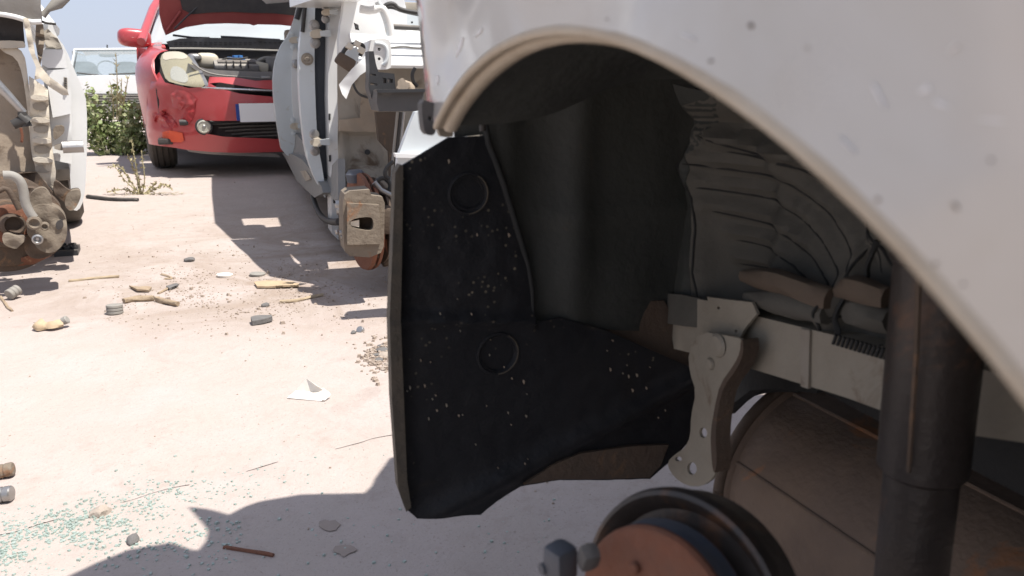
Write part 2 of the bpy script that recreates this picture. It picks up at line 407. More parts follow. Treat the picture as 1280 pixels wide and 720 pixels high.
for (px, py, l, w_, mt, ang) in ((940, 31, 5, 6, 'rustdark', 0), (1045, 9, 7, 6, 'tan', .3), (890, 76, 3, 3, 'rustdark', 0), (1195, 258, 10, 3, 'tan', .9), (1098, 250, 4, 4, 'tan', 0), (760, 24, 2, 2, 'rustdark', 0), (1240, 200, 3, 2, 'rustdark', .5), (1170, 330, 3, 3, 'tan', 0), (1205, 355, 2, 2, 'rustdark', 0), (1010, 60, 2, 2, 'tan', 0),
                                  (1100, 118, 20, 1.6, 'scuff', 1.1), (1160, 112, 10, 5, 'scuff', -.4), (1178, 130, 12, 2, 'scuff', .4), (1195, 60, 8, 1.5, 'scuff', -.6), (575, 60, 12, 2, 'scuff', 1.9), (600, 40, 9, 1.5, 'scuff', 2.2), (548, 100, 8, 1.5, 'scuff', 1.5), (1240, 150, 22, 1.2, 'scuff', .1), (1060, 180, 14, 1, 'scuff', .8), (860, 45, 14, 1, 'scuff', .4)):
    q = []
    for k in range(9):
        a = k * .698; kq = .65 if mt != 'scuff' else 1; u = math.cos(a) * l * kq * random.uniform(.4, 1.3); v = math.sin(a) * w_ * kq * random.uniform(.4, 1.3)
        q.append(on_panel(px + u * math.cos(ang) - v * math.sin(ang), py + u * math.sin(ang) + v * math.cos(ang)))
    n = len(q); up = Vector((-.0006, 0, 0)); V = [p + up for p in q] + [p + up * .1 for p in q]
    mesh_obj('paint_chip' if mt != 'scuff' else 'paint_scuff', V, [tuple(range(n))] + [(i, (i + 1) % n, (i + 1) % n + n, i + n) for i in range(n)], M[mt], NC)
# rolled flange of the arch
prof = [(.0032, .0006), (.0014, -.0006), (-.0006, -.0006), (-.0018, .0006), (-.0020, .003), (-.0008, .0045), (-.0008, .0065), (-.0030, .0075), (-.0042, .0105), (-.0034, .015), (.004, .018)]
V = []; F = []
NA = 60
for k in range(NA + 1):
    a = aend + .012 - (aend + 1.58) * k / NA
    for (dr, dx) in prof:
        y, z = arcp(a, AR + dr); V.append((n_side(y, z if dr > 0 else AZC + AR * math.cos(a)) + dx + .0005 * noise.noise(Vector((y * 30, z * 30, dx * 50))), y, z))
q = len(prof)
for k in range(NA):
    for j in range(q - 1): F.append((k * q + j, k * q + j + 1, (k + 1) * q + j + 1, (k + 1) * q + j))
mesh_obj('arch_lip', V, F, M['lip'], NC, angle=60)
# wheel housing: crown over the wheel, from the lip in to the inner wall
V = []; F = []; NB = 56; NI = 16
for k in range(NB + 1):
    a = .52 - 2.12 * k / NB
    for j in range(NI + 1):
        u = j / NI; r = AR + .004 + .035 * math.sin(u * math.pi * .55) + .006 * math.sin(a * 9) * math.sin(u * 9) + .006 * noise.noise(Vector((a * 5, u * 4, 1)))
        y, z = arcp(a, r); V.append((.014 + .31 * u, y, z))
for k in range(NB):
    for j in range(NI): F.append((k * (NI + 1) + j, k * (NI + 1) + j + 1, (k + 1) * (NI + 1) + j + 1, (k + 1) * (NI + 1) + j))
mesh_obj('wheel_housing_crown', V, F, M['wallshade'], NC)
# inner wall of the housing, with its pressed swages and the folded sound pad
def wr(px, py, x): p = NC.hit(px, py, 'x', x); return p.y, p.z
fc = wr(1048, 402, .30)
PL = (((868, 172), (884, 250), (880, 330), (884, 368)), ((890, 160), (985, 200), (1050, 255), (1085, 300), (1092, 340)), ((880, 195), (960, 215), (1020, 265), (1062, 320), (1070, 350)), ((885, 225), (950, 245), (1005, 290), (1045, 335), (1058, 360)),
      ((892, 255), (950, 280), (1000, 315), (1035, 350), (1048, 372)), ((900, 290), (950, 310), (990, 335), (1030, 368), (1042, 385)), ((905, 322), (950, 335), (990, 352), (1028, 380), (1038, 392)), ((1040, 235), (1068, 265), (1092, 300), (1105, 330)), ((1075, 300), (1062, 340), (1045, 380), (1040, 410)), ((1045, 420), (1035, 400), (1000, 396), (930, 388)), ((1050, 385), (1080, 380), (1130, 395)), ((900, 175), (1000, 205), (1075, 260)))
def wr2(px, py):
    t, z = wr(px, py, .30)
    for _ in range(8): t, z = wr(px, py, .308)
    return t, z
PLEATS = [([wr2(x, y) for x, y in q], (.010, .008)[k % 2], (.0085, .007)[k % 2]) for k, q in enumerate(PL)]
def wall_x(t, z):
    x = .315
    d = math.hypot(t - fc[0], z - fc[1]); a = math.atan2(z - fc[1], t - fc[0])
    x += .020 * math.sin(max(0, min(1, (d - .01) / .19)) * math.pi) * max(0, min(1, (2.6 - a) * 2)) * max(0, min(1, (a + .3) * 3))
    if False: x -= .0065 * (math.sin(a * 15 + 2.2 * d / .1 + noise.noise(Vector((a * 2, d * 8, 3))) * 3) ) * max(0, min(1, (d - .008) / .04)) * max(0, min(1, (.21 - d) / .06))
    x += .010 * max(0, min(1, (t - .215) / .02)) - .012 * math.exp(-((t - .235) / .012) ** 2)
    x += .012 * math.exp(-((z - .585) / .01) ** 2) + .004 * noise.noise(Vector((t * 14, z * 14, 0))) + .0016 * noise.noise(Vector((t * 70, z * 70, 0)))
    for (pl_, am, w_) in PLEATS:
        dd_ = 9
        for (p, q) in zip(pl_, pl_[1:]):
            ex = q[0] - p[0]; ez = q[1] - p[1]; u = max(0, min(1, ((t - p[0]) * ex + (z - p[1]) * ez) / (ex * ex + ez * ez))); dd_ = min(dd_, math.hypot(t - p[0] - u * ex, z - p[1] - u * ez))
        if dd_ < w_ * 2.6: x -= am * math.exp(-(dd_ / w_) ** 2)
    x -= .03 * max(0, (z - .52) / .1) ** 1.5
    x -= .03 * max(0, min(1, (t - .24) / .09)) ** 2
    return x
tb0 = wr2(872, 400)[0]; tb1 = wr2(884, 170)[0]
sheet('housing_inner_wall', [(-.36, .41), (.10, .41), (tb0, .393), (tb0, .45), (tb1, .56), (tb1, .60), (.15, .655), (0, .665), (-.15, .655), (-.3, .58), (-.36, .45)],
      lambda t, z: (wall_x(t, z), t, z), .003, M['wall'], NC, step=.0052, tdir=(1, 0, 0))
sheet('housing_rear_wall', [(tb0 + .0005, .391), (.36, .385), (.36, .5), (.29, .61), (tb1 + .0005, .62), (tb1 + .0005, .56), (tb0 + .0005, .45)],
      lambda t, z: (wall_x(t, z), t, z), .003, M['wallshade'], NC, step=.0052, tdir=(1, 0, 0))
wallp = lambda pxs, x, name, m, th=.004, **k: plate(NC, name, pxs, 'x', x, th, m, **k)
wallp([(880, 440), (935, 452), (1030, 476), (1020, 492), (975, 486), (938, 488), (915, 505), (900, 520), (885, 500)], .365, 'spare_wheel_well', M['under'], .02, step=.02)
# crinkled seam of sealer
sp = [NC.hit(x, y, 'x', .297) for x, y in ((1095, 300), (1090, 320), (1083, 335), (1080, 350), (1066, 358), (1056, 366), (1046, 385), (1042, 400), (1050, 412), (1040, 424), (1052, 428), (1075, 432), (1105, 437))]
tube('sealer_seam', [p + Vector((0, noise.noise(p * 90) * .004, noise.noise(p * 80) * .004)) for p in sp], .0022, M['under'], NC, n=6, smooth_n=2, rough=.6)
for k, (a, b_) in enumerate((((930, 345), (1040, 372)), ((935, 372), (1035, 392)), ((1050, 362), (1110, 372)), ((1060, 392), (1112, 400)))):
    p0 = NC.hit(*a, 'x', .300); p1 = NC.hit(*b_, 'x', .296)
    tube('pressed_fold', [p0, p0.lerp(p1, .5) + Vector((-.006, 0, .004)), p1], [.006, .012, .009], M['wall'] if k % 2 else M['rustswage'], NC, n=8, smooth_n=2, rough=.3)
for pl_, am, w_ in PLEATS:
    q = []
    for a, b_ in zip(pl_, pl_[1:]):
        for k in range(6): u = k / 6; y = a[0] * (1 - u) + b_[0] * u; z = a[1] * (1 - u) + b_[1] * u - .007; q.append(Vector((wall_x(y, z) + .0005 + .0004 * noise.noise(Vector((y * 50, z * 50, 0))), y, z)))
    tube('pad_crease', q, [.0004] + [.0014] * (len(q) - 2) + [.0004], M['under'], NC, n=6, smooth_n=2)
# orange rust blooms standing on the wall
for (x, y, rr, st) in ((810, 353, 11, .03), (826, 324, 4, 0), (690, 235, 15, .0), (678, 322, 12, 0)):
    mt = M['rust'] if rr < 12 else M['rustdark']
    pq = [(x + rr * (1 + .35 * noise.noise(Vector((k, x, 0)) * .7)) * math.cos(k * .524), y + rr * .7 * (1 + .3 * noise.noise(Vector((k, y, 3)) * .7)) * math.sin(k * .524)) for k in range(12)]
    plate(NC, 'rust_bloom', pq, 'x', .287 if y > 250 else .285, .002, mt, rnd=1)
# frame rail
def wallp(pxs, x, name, m, th=.004, **k): return plate(NC, name, pxs, 'x', x, th, m, **k)
def railr(t, z): return .0015 * noise.noise(Vector((t * 20, z * 20, 5)))
wallp([(838, 398), (945, 395), (1115, 437), (1300, 478), (1330, 560), (1200, 542), (1100, 512), (1060, 498), (930, 458), (842, 436)], .293, 'frame_rail', M['cream'], .06, step=.015, relief=railr)
wallp([(1000, 411), (1012, 413), (1010, 486), (1001, 483)], .2905, 'rail_seam', M['whitedirty'], .003)
for k in range(14):
    u = k / 13; x = 1046 + 70 * u; y = 424 + 20 * u
    p = NC.hit(x, y, 'x', .290); tube('stitch_bead', [p + Vector((-.002, -.001, .004)), p + Vector((-.002, .001, -.004))], .0014, M['under'], NC, n=5)
wallp([(818, 366), (850, 368), (880, 374), (880, 410), (856, 408), (820, 402)], .286, 'rail_end_shade', M['wall'], .003, step=.012, relief=railr)  # end of the rail in a darker colour that paints its shade
wallp([(872, 374), (885, 376), (884, 371), (905, 374), (940, 378), (946, 392), (930, 412), (925, 422), (872, 414)], .283, 'rail_flange', M['cream'], .003, step=.012, holes=[circ(898, 385, 2, 2, 8), circ(920, 414, 1.8, 1.8, 8)], relief=railr)
# stay hanging from the rail, pressed channel with holes in its foot
stay = [(876, 414), (912, 420), (929, 424), (928, 440), (921, 455), (903, 480), (897, 505), (891, 540), (893, 570), (894, 590), (884, 604), (866, 610), (848, 603), (836, 590), (832, 578), (842, 568), (855, 560), (862, 545), (864, 520), (872, 490), (864, 465), (862, 440)]
def stayr(y, z): return .006 * math.sin((z - .2) * 30) * .3
wallp(stay, .268, 'bumper_stay', M['cream'], .003, step=.010, holes=[circ(879, 541, 5, 6.5), circ(863, 586, 6, 8), circ(846, 574, 4.5, 3)], relief=stayr, rnd=1)
wallp([(926, 424), (929, 426), (929, 442), (922, 460), (904, 484), (898, 508), (894, 545), (896, 575), (894, 592), (891, 588), (889, 570), (888, 540), (894, 505), (900, 480), (918, 455), (925, 440)], .2655, 'stay_shade_edge', M['rustdark'], .016, rnd=1)  # dark side of the channel, its shade put into the colour
for (x, y, r) in ((897, 432, .011), (888, 455, .006)):
    p = NC.hit(x, y, 'x', .266); lathe('pressed_dimple', [(0, r), (-.0025, r * .8), (-.003, r * .4)], p, (1, 0, 0), M['cream'], NC, n=18)
# exhaust hanger strap and underbody behind the stay
tube('exhaust_hanger', [NC.hit(x, y, 'x', .40) for x, y in ((1000, 476), (962, 478), (925, 492), (903, 515), (896, 545))], [.012, .010, .007, .006, .006], M['under'], NC, n=12, smooth_n=3)
0 and plate(NC, 'floor_pan', [(905, 455), (1130, 520), (1330, 590), (1400, 560), (1120, 470), (930, 440)], 'x', .40, .5, M['under'])
box('underbody', (1.0, -.35, .36), (1.25, 1.2, .05), M['under'], NC, bev=.02)
box('underbody_rear', (.95, .42, .40), (1.1, .38, .05), M['under'], NC, bev=.02)
# black liner at the back of the housing
FT = .33
def flapr(x, z):
    y = .006 * noise.noise(Vector((x * 10, z * 8, 2))) + .0012 * noise.noise(Vector((x * 60, z * 60, 2)))
    if x < .012: y -= .010 * (1 - (x + .02) / .032)                              # edge curled forward
    for (px, py, rr) in ((585, 242, .017), (622, 442, .019)):
        p = NC.hit(px, py, 'y', FT); d = math.hypot(x - p.x, z - p.z)
        if d < rr + .02: y *= max(0, min(1, (d - rr) / .02))
    e = NC.hit(600, 400, 'y', FT); k = (z - e.z) + (x - e.x) * .12
    if x < NC.hit(668, 400, 'y', FT).x: y -= .006 * math.exp(-(k / .006) ** 2)
    e = NC.hit(700, 560, 'y', FT); y -= .008 * math.exp(-((z - e.z + (x - e.x) * -.35) / .012) ** 2)
    return y
flap = [(490, 400), (494, 300), (497, 216), (503, 206), (560, 172), (606, 170), (613, 167), (616, 185), (640, 262), (664, 345), (667, 403), (700, 397), (760, 414), (872, 463), (884, 480), (880, 530), (852, 562), (812, 598), (760, 600), (700, 600), (650, 608), (620, 625), (600, 642), (560, 645), (520, 645), (506, 634), (499, 600), (493, 500)]
fl = plate(NC, 'liner', flap, 'y', FT, .003, M['flap'], step=.0042, relief=flapr, holes=[circ(585, 242, 19, 19, 28), circ(622, 442, 22, 22, 28)])
for (px, py, rr) in ((585, 242, .0168), (622, 442, .0192)):
    p = NC.hit(px, py, 'y', FT + .0005); lathe('fastener_recess', [(.002, rr + .0035), (-.0018, rr + .002), (-.0022, rr), (.0005, rr - .002), (.006, rr - .0035), (.0075, rr * .5), (.0075, .002)], p, (0, 1, 0), M['flap'], fl, n=40)
    tube('recess_highlight', [p + Vector((math.cos(a * .2618) * (rr + .001), -.0020, math.sin(a * .2618) * (rr + .001))) for a in range(-6, 5)], .0007, M['flapedge'], fl, n=6)  # tan part arc painting the highlight on the recess rim
plate(NC, 'liner_rim', [(487, 400), (491, 300), (494, 216), (500, 206), (504, 207), (503, 300), (501, 400), (505, 500), (509, 600), (514, 634), (508, 640), (498, 612), (490, 500)], 'y', FT - .012, .014, M['flapedge'], step=.02, parent=fl)
for (px, py, rr) in ((583, 243, .0085), (622, 438, .0095)):
    p = NC.hit(px, py, 'y', FT + .006); lathe('bolt', [(.003, rr), (.0, rr * .95), (-.0015, rr * .75), (-.001, rr * .4), (.001, rr * .3)], p, (0, 1, 0), M['blackdusty'], fl, n=24)
random.seed(3)
for k in range(90):                               # splashes of dried filler and mud on the liner
    x = random.uniform(508, 850); y = random.uniform(200, 600)
    if not inside((x, y), flap) or (x > 670 and y > 540): continue
    if random.random() < .65: x = random.choice((635, 545, 770)) + random.gauss(0, 16); y = random.choice((500, 440, 540)) + random.gauss(0, 26)
    if not inside((x, y), flap): continue
    s = random.uniform(.5, 1.2); l = random.uniform(.8, 2.6); h = NC.hit(x, y, 'y', FT); yy = FT + flapr(h.x, h.z) - .0012
    plate(NC, 'dried_splash', [(x - s, y - s * l), (x + s * .6, y - s * l * .8), (x + s, y + s * .5), (x, y + s * l), (x - s * .8, y + s * .3)], 'y', yy, .0015, M['tan' if k % 3 else 'cream'], parent=fl)
plate(NC, 'liner_lower_lip', [(655, 606), (690, 582), (725, 567), (790, 558), (836, 556), (826, 582), (812, 597), (760, 599), (700, 599)], 'y', FT - .004, .006, M['rustdark'], step=.012, parent=fl)
# upper liner piece and body flange above it
plate(NC, 'upper_liner', [(569, 172), (566, 130), (575, 112), (640, 60), (760, 20), (900, 60), (960, 200), (940, 420), (860, 420), (668, 404), (662, 345), (636, 250), (607, 180), (603, 168)], 'y', FT + .008, .003, M['wallshade'], step=.008, relief=lambda x, z: .010 * noise.noise(Vector((x * 12, z * 12, 7))) - .007 * math.exp(-((x - .105) / .016) ** 2) - .008 * math.exp(-((x - .175) / .018) ** 2) - .005 * math.exp(-((z - .50) / .014) ** 2))
tube('liner_bead', [NC.hit(x, y, 'y', FT - .001) for x, y in ((606, 100), (606, 168), (625, 215), (648, 290), (664, 345), (667, 404))], [.002, .003, .003, .003, .003, .002], M['under'], NC, n=8, smooth_n=1)
plate(NC, 'liner_step', [(667, 385), (700, 378), (830, 376), (850, 410), (872, 440), (870, 468), (760, 416), (700, 399), (668, 404)], 'y', FT + .012, .004, M['rustdark'], step=.02)
plate(NC, 'body_flange', [(549, 150), (556, 120), (567, 126), (568, 170), (560, 172), (548, 170)], 'y', .215, .006, M['cream'], rnd=1)
plate(NC, 'bumper_bracket', [(527, 124), (541, 128), (554, 134), (555, 152), (546, 158), (543, 170), (531, 168), (528, 148)], 'y', .185, .012, M['blackdusty'], rnd=1, holes=[circ(537, 148, 2.5, 3)])
tube('panel_gasket', [(n_side(.263, z) + .002, .2635, z) for z in (.585, .62, .66, .72, .8, .9)], .0028, M['rubber'], NC, n=8)
# strut
su = [NC.hit(1182, 300, 'y', -.005), NC.hit(1160, 500, 'y', -.005), NC.hit(1152, 588, 'y', -.005)]
dirs = (su[2] - su[0]).normalized(); top = su[0] - dirs * .12
st = lathe('strut', [(0, .0245), (.09, .0245), (.092, .0265), (.13, .0265), (.132, .0245), ((su[2] - top).length - .003, .0245), ((su[2] - top).length, .022)], top, dirs, M['strut'], NC, n=48)
ln = (su[2] - top).length
lathe('damper_tube', [(ln - .01, .0205), (ln + .25, .0205)], top, dirs, M['strut'], st, n=40)
tube('weld_seam', [NC.hit(x, y, 'y', -.020) for x, y in ((1150, 320), (1146, 440), (1136, 590))], .0016, M['rustdark'], st, n=6, rough=.5)
# muffler
r0 = NC.hit(925, 590, 'x', .42); mc = Vector((.462, .33, .185)); md = Vector((.10, -1, -.03)).normalized()
mf = lathe('muffler', [(-.012, .05), (-.010, .095), (-.006, .112), (.004, .116), (.010, .112), (.012, .108), (.10, .108), (.30, .108), (.42, .104), (.43, .08)], mc, md, M['muffler'], NC, n=64, sx=1.0)
for a in (.35, .8, 1.3, 1.85, 2.8):
    ux = md.cross(Vector((0, 0, 1))).normalized(); uz = ux.cross(md)
    o = (ux * -math.cos(a) * .1085 + uz * math.sin(a) * .1085)
    tube('muffler_seam', [mc + md * .012 + o, mc + md * .2 + o, mc + md * .42 + o], .0022, M['muffler'], mf, n=6)
tube('muffler_crimp', [mc + md * .002 + (ux * math.cos(a * .1309) + uz * math.sin(a * .1309)) * .1145 for a in range(49)], .0065, M['rustdark'], mf, n=8, cap=False)
# hub and brake drum
hd = Vector((1, .42, -.25)).normalized(); hc = NC.hit(812, 776, 'x', .055)
hb = lathe('hub', [(0, .012), (0, .042), (.001, .045), (.003, .0465), (.02, .0465)], hc, hd, M['rust'], NC, n=56)
lathe('drum_rim', [(.024, .044), (.024, .050), (.018, .055), (.015, .0585), (.016, .061), (.020, .062), (.025, .0615), (.028, .059), (.045, .057)], hc + hd * .008, hd, M['strut'], hb, n=72)
lathe('hub_edge', [(.005, .0467), (.014, .0470), (.018, .0475)], hc, hd, M['bluesteel'], hb, n=56, hole=True)
for a in range(4):
    u1 = hd.cross(Vector((0, 0, 1))).normalized(); u2 = hd.cross(u1); an = a * 1.57 + 2.6; pp = hc + (u1 * math.cos(an) + u2 * math.sin(an)) * .026
    lathe('stud', [(0, .003), (-.003, .003), (-.004, .002)], pp, hd, M['rust'], hb, n=12)
cb = NC.hit(700, 702, 'x', .02)
box('caliper_bridge', cb, (.014, .014, .02), M['bluesteel'], NC, rot('Z', 20), .004, rough=.002)
box('caliper_lug', NC.hit(735, 697, 'x', .03), (.010, .010, .014), M['blackdusty'], NC, rot('X', 25), .004, rough=.002)
lathe('caliper_pin', [(0, .003), (.014, .003)], NC.hit(676, 712, 'x', .01), (1, .2, 0), M['bluesteel'], NC, n=14)
# control arm and things low on the right
tube('control_arm', [(.12, -.02, .20), (.3, -.06, .20), (.7, -.10, .22)], [.03, .035, .04], M['under'], NC, n=16, flat=.6)
lathe('coil_spring_seat', [(0, .02), (0, .085), (.03, .09), (.04, .05)], (.24, -.12, .20), (0, 0, 1), M['under'], NC, n=40)
# the rest of the body, over and behind the photographer
def bodysec(t):                              # (x, z) outline of the near half, from sill to roof centre
    if t > .2: k = (t - .25) / .35; return [(.13 + .10 * k, .73), (.10 + .12 * k * k, .78), (.06 + .12 * k * k, .93 ), (.12 + .13 * k * k, .985), (.4, 1.0), (.80, 1.0)]
    return None
V = []; F = []; secs = [.25, .29, .33, .37, .40, .42]
for t in secs:
    s_ = bodysec(t); V += [(x, t + (0 if z > .7 else -.02), z - (.012 if (t > .55 and z > .9) else 0)) for x, z in s_] + [(1.60 - x, t, z) for x, z in reversed(s_[:-1])]
q = 11
for k in range(len(secs) - 1):
    for j in range(q - 1): F.append((k * q + j, k * q + j + 1, (k + 1) * q + j + 1, (k + 1) * q + j))
F.append(tuple((len(secs) - 1) * q + j for j in range(q)))
mesh_obj('boot', V, F, M['paint_near'], NC)
deck = [(-.075, -.1), (-.078, .43), (-.045, .45), (-.007, .468), (.045, .466), (.072, .440), (.083, .433), (.092, .452), (.094, .479), (.080, .516), (.063, .557), (.09, .541), (.122, .511), (.145, .527), (.168, .534), (.228, .532), (.322, .502), (.336, .52), (.345, .542), (.38, .60), (.5, .62), (1.1, .62), (1.5, .52), (1.62, .3), (1.62, -.1)]
sheet('rear_shadow_plate', deck, lambda x, t: (x, t, .965), .03, M['paint_near'], NC, step=.08, tdir=(0, 0, -1))  # unseen plate added, outlined to cast the tail's shadow on the ground
# greenhouse and far flank
V = []; F = []
for (t, zb, zt, xi) in ((-2.3, .98, 1.0, .1), (-1.7, .98, 1.36, .2), (-1.2, .98, 1.42, .22), (-.6, .98, 1.41, .22), (-.15, .98, 1.33, .24), (.12, .98, 1.2, .26), (.34, .98, 1.0, .24)):
    V += [(-.02, t, zb), (xi - .03, t, zt), (xi + .15, t, zt + .025), (1.4 - xi, t, zt + .025), (1.61 - xi, t, zt), (1.63, t, zb)]
for k in range(6):
    for j in range(5): F.append((k * 6 + j, k * 6 + j + 1, (k + 1) * 6 + j + 1, (k + 1) * 6 + j))
mesh_obj('roof', V, F, M['paint_near'], NC)
sheet('far_flank', [(-3.0, .25), (.55, .45), (.55, .95), (-3.0, .95)], lambda t, z: (1.63, t, z), .01, M['paint_near'], NC, tdir=(-1, 0, 0))
sheet('door_flank', [(-3.0, .22), (-.62, .22), (-.62, .96), (-2.9, .96)], lambda t, z: (-.03 - .03 * math.sin((z - .22) * 4.2), t, z), .01, M['paint_near'], NC, step=.1, tdir=(1, 0, 0))

# ================================================================== middle car: stripped white shell facing the camera
MC = Frame('white_car_shell', -.50, 2.20, 20, 'stripped white car shell in the middle, its front wing and wheel missing', 'car', size=1.26)
YA, YB = .62, 2.0                         # front edges of the two door openings, measured from the hub
# rear door pillar, farther back
pB = plate(MC, 'rear_door_edge', [(378, -30), (372, 12), (362, 42), (350, 58), (343, 80), (341, 105), (344, 140), (349, 172), (353, 192), (374, 200), (392, 236), (398, 200), (392, 120), (388, 60), (392, 0), (394, -30)], 'y', YB, .10, M['whiteedge'], rnd=1, step=.03, relief=lambda x, z: .006 * noise.noise(Vector((x * 14, z * 6, 3))))
plate(MC, 'rear_door_swage', [(365, 60), (373, 58), (374, 120), (378, 190), (371, 180), (364, 120)], 'y', YB - .012, .02, M['white'], parent=pB, rnd=1)
tube('window_channel', [MC.hit(x, y, 'y', YB - .02) for x, y in ((381, -20), (377, 2), (371, 24))], .012, M['black'], MC, n=8)
def hinge(fr, px, py, y, s, par, bolt=M['steel']):
    h = plate(fr, 'hinge', [(px - 7 * s, py - 4 * s), (px + 8 * s, py - 6 * s), (px + 9 * s, py + 5 * s), (px - 6 * s, py + 5 * s)], 'y', y - .03, .02, M['tanlight'], parent=par, rnd=1)
    plate(fr, 'hinge_arm', [(px + 5 * s, py - 3 * s), (px + 17 * s, py - 5 * s), (px + 18 * s, py + 4 * s), (px + 6 * s, py + 3 * s)], 'y', y - .045, .012, M['whiteedge'], parent=h)
    for (dx, dy) in ((-2, -10), (-1, 11)):
        p = fr.hit(px + dx * s, py + dy * s, 'y', y - .012); r = .012 * s
        b = lathe('bolt_plate', [(.008, r * 1.25), (.004, r * 1.25), (.003, r * 1.0), (.003, r * .6), (-.002, r * .55), (-.002, r * .2)], p, (0, 1, 0), bolt, h, n=14)
    return h
hinge(MC, 367, 50, YB - .02, .8, pB, M['whiteedge']); hinge(MC, 368, 158, YB - .02, .8, pB, M['whiteedge'])
p = MC.hit(370, 80, 'y', YB - .02); lathe('door_bolt', [(0, .02), (-.02, .02), (-.022, .012), (-.03, .012)], p, (0, 1, 0), M['steel'], pB, n=12)
# front door edge
pA = plate(MC, 'front_door_edge', [(392, -40), (384, 0), (378, 30), (374, 62), (374, 110), (377, 150), (382, 190), (390, 215), (402, 240), (408, 250), (404, 215), (397, 180), (394, 120), (393, 60), (394, 0), (398, -40)], 'y', YA, .07, M['whiteedge'], rnd=1, step=.02, relief=lambda x, z: .004 * noise.noise(Vector((x * 20, z * 8, 9))))
p = MC.hit(384, 74, 'y', YA); lathe('grommet', [(0, .018), (-.004, .018), (-.004, .013), (-.009, .012), (-.007, .007), (-.010, .004)], p, (0, 1, 0), M['whitedirty'], pA, n=20)
plate(MC, 'door_gap', [(392, -30), (414, -30), (413, 60), (413, 120), (414, 175), (418, 240), (406, 244), (396, 190), (390, 120), (390, 50)], 'y', YA + .05, .03, M['gap'])
tube('weatherstrip', [MC.hit(x, y, 'y', YA - .005) for x, y in ((386, -20), (381, 10), (378, 40), (384, 30), (390, 0))][:3], .006, M['rubber'], MC, n=8)
pP = plate(MC, 'windscreen_pillar', [(411, -40), (432, -40), (427, 20), (424, 60), (422, 120), (423, 180), (424, 232), (423, 300), (415, 292), (414, 240), (412, 190), (410, 120), (411, 60), (412, 10)], 'y', YA - .06, .10, M['white'], step=.02, holes=[[(423.5, 38), (426.5, 38), (426.5, 66), (423.5, 68)], [(406.8, 95), (410, 95), (410, 115), (407, 115)]], relief=lambda x, z: .004 * noise.noise(Vector((x * 20, z * 8, 19))))
for (x, y) in ((412, 146), (412.5, 198), (418, 250)):
    plate(MC, 'pillar_slot', [(x - 1.2, y - 4), (x + 1.2, y - 4), (x + 1.2, y + 4), (x - 1.2, y + 4)], 'y', YA - .062, .004, M['black'], parent=pP)
hA = hinge(MC, 395, 42, YA - .05, 1.05, pA); hB = hinge(MC, 395, 178, YA - .05, 1.0, pA)
hinge(MC, 408, 15, YA - .07, .8, pP)
# door opening: far flank and floor inside the shell
sheet('rocker_side', [(.30, .17), (2.6, .17), (2.6, .23), (2.1, .27), (1.4, .24), (.62, .24), (.36, .29)], lambda y, z: (.02 + .02 * math.sin((z - .17) * 20), y, z), .02, M['sill'], MC, tdir=(1, 0, 0))
plate(MC, 'sill_cover', [(352, 191), (356, 196), (371, 226), (393, 247), (404, 241), (402, 234), (392, 217), (378, 200), (366, 193)], 'x', .0, .03, M['sill'])
plate(MC, 'sill_sticker', [(375, 214), (382, 213), (389, 224), (382, 226)], 'x', -.004, .003, M['whitedirty'])
tube('sill_seam', [MC.hit(x, y, 'x', .012) for x, y in ((391, 246), (396, 262), (404, 274), (416, 278), (424, 277))], .010, M['rubber'], MC, n=8, smooth_n=2)
box('floor', (.75, 1.3, .20), (1.4, 2.0, .03), M['sill'], MC, bev=.01)
box('tunnel', (.75, 1.3, .27), (.25, 2.0, .12), M['whitedirty'], MC, bev=.05)
box('rear_bulkhead', (.75, 2.45, .49), (1.4, .05, .55), M['whitedirty'], MC, bev=.02)
# bulkhead and inner wing facing us
def br(x, z):
    p1 = MC.hit(455, 188, 'y', .42); d = max(abs(x - p1.x) / .055, abs(z - p1.z) / .06); y = .42 - .42
    y += .010 * math.sin(z * 60) * .4 + .004 * noise.noise(Vector((x * 25, z * 25, 1)))
    if d < 1: y += .02 * min(1, (1 - d) * 4)
    return y
plate(MC, 'bulkhead', [(422, 70), (470, 60), (600, 60), (600, 330), (470, 330), (424, 300), (423, 200)], 'y', .42, .01, M['whitedirty'], step=.014, relief=br)
plate(MC, 'bulkhead_swage', [(424, 150), (450, 147), (452, 120), (466, 118), (492, 150), (492, 166), (424, 164)], 'y', .405, .012, M['tan'], step=.015, relief=lambda x, z: .01 * noise.noise(Vector((x * 30, z * 30, 8))))
plate(MC, 'rail_stub', [(470, 140), (500, 140), (497, 240), (489, 250), (487, 190), (474, 176)], 'y', .30, .03, M['rustdark'], step=.02)
p = MC.hit(459, 190, 'y', .438); lathe('drain_hole', [(0, .008), (-.004, .008), (-.004, .004)], p, (0, 1, 0), M['black'], MC, n=12)
# upper rail, strut tower and scuttle
plate(MC, 'upper_wing_rail', [(432, -30), (500, -30), (512, 30), (500, 60), (470, 66), (438, 62), (424, 76), (424, 40), (430, 10)], 'y', .36, .05, M['white'], step=.03, holes=[[(442, 28), (448, 31), (449, 38), (444, 37)]], rnd=1, relief=lambda x, z: .012 * noise.noise(Vector((x * 12, z * 12, 8))))
tw = plate(MC, 'strut_tower', [(460, 52), (464, 49), (486, 48), (489, 56), (490, 82), (486, 87), (470, 87), (461, 80)], 'y', .12, .10, M['white'], rnd=2, step=.012, holes=[circ(474, 61.5, 2, 2, 10), circ(474, 73.5, 2, 2, 10)])
tube('tower_pressing', [MC.hit(x, y, 'y', .118) for x, y in ((469, 54), (479, 55), (484, 61), (484, 76), (479, 82))], .005, M['whiteedge'], tw, n=8, smooth_n=2)
tube('scuttle_flange', [MC.hit(x, y, 'y', .16) for x, y in ((450, 11), (464, 14), (478, 8), (486, 26), (489, 45))], .010, M['white'], MC, n=10, smooth_n=2)
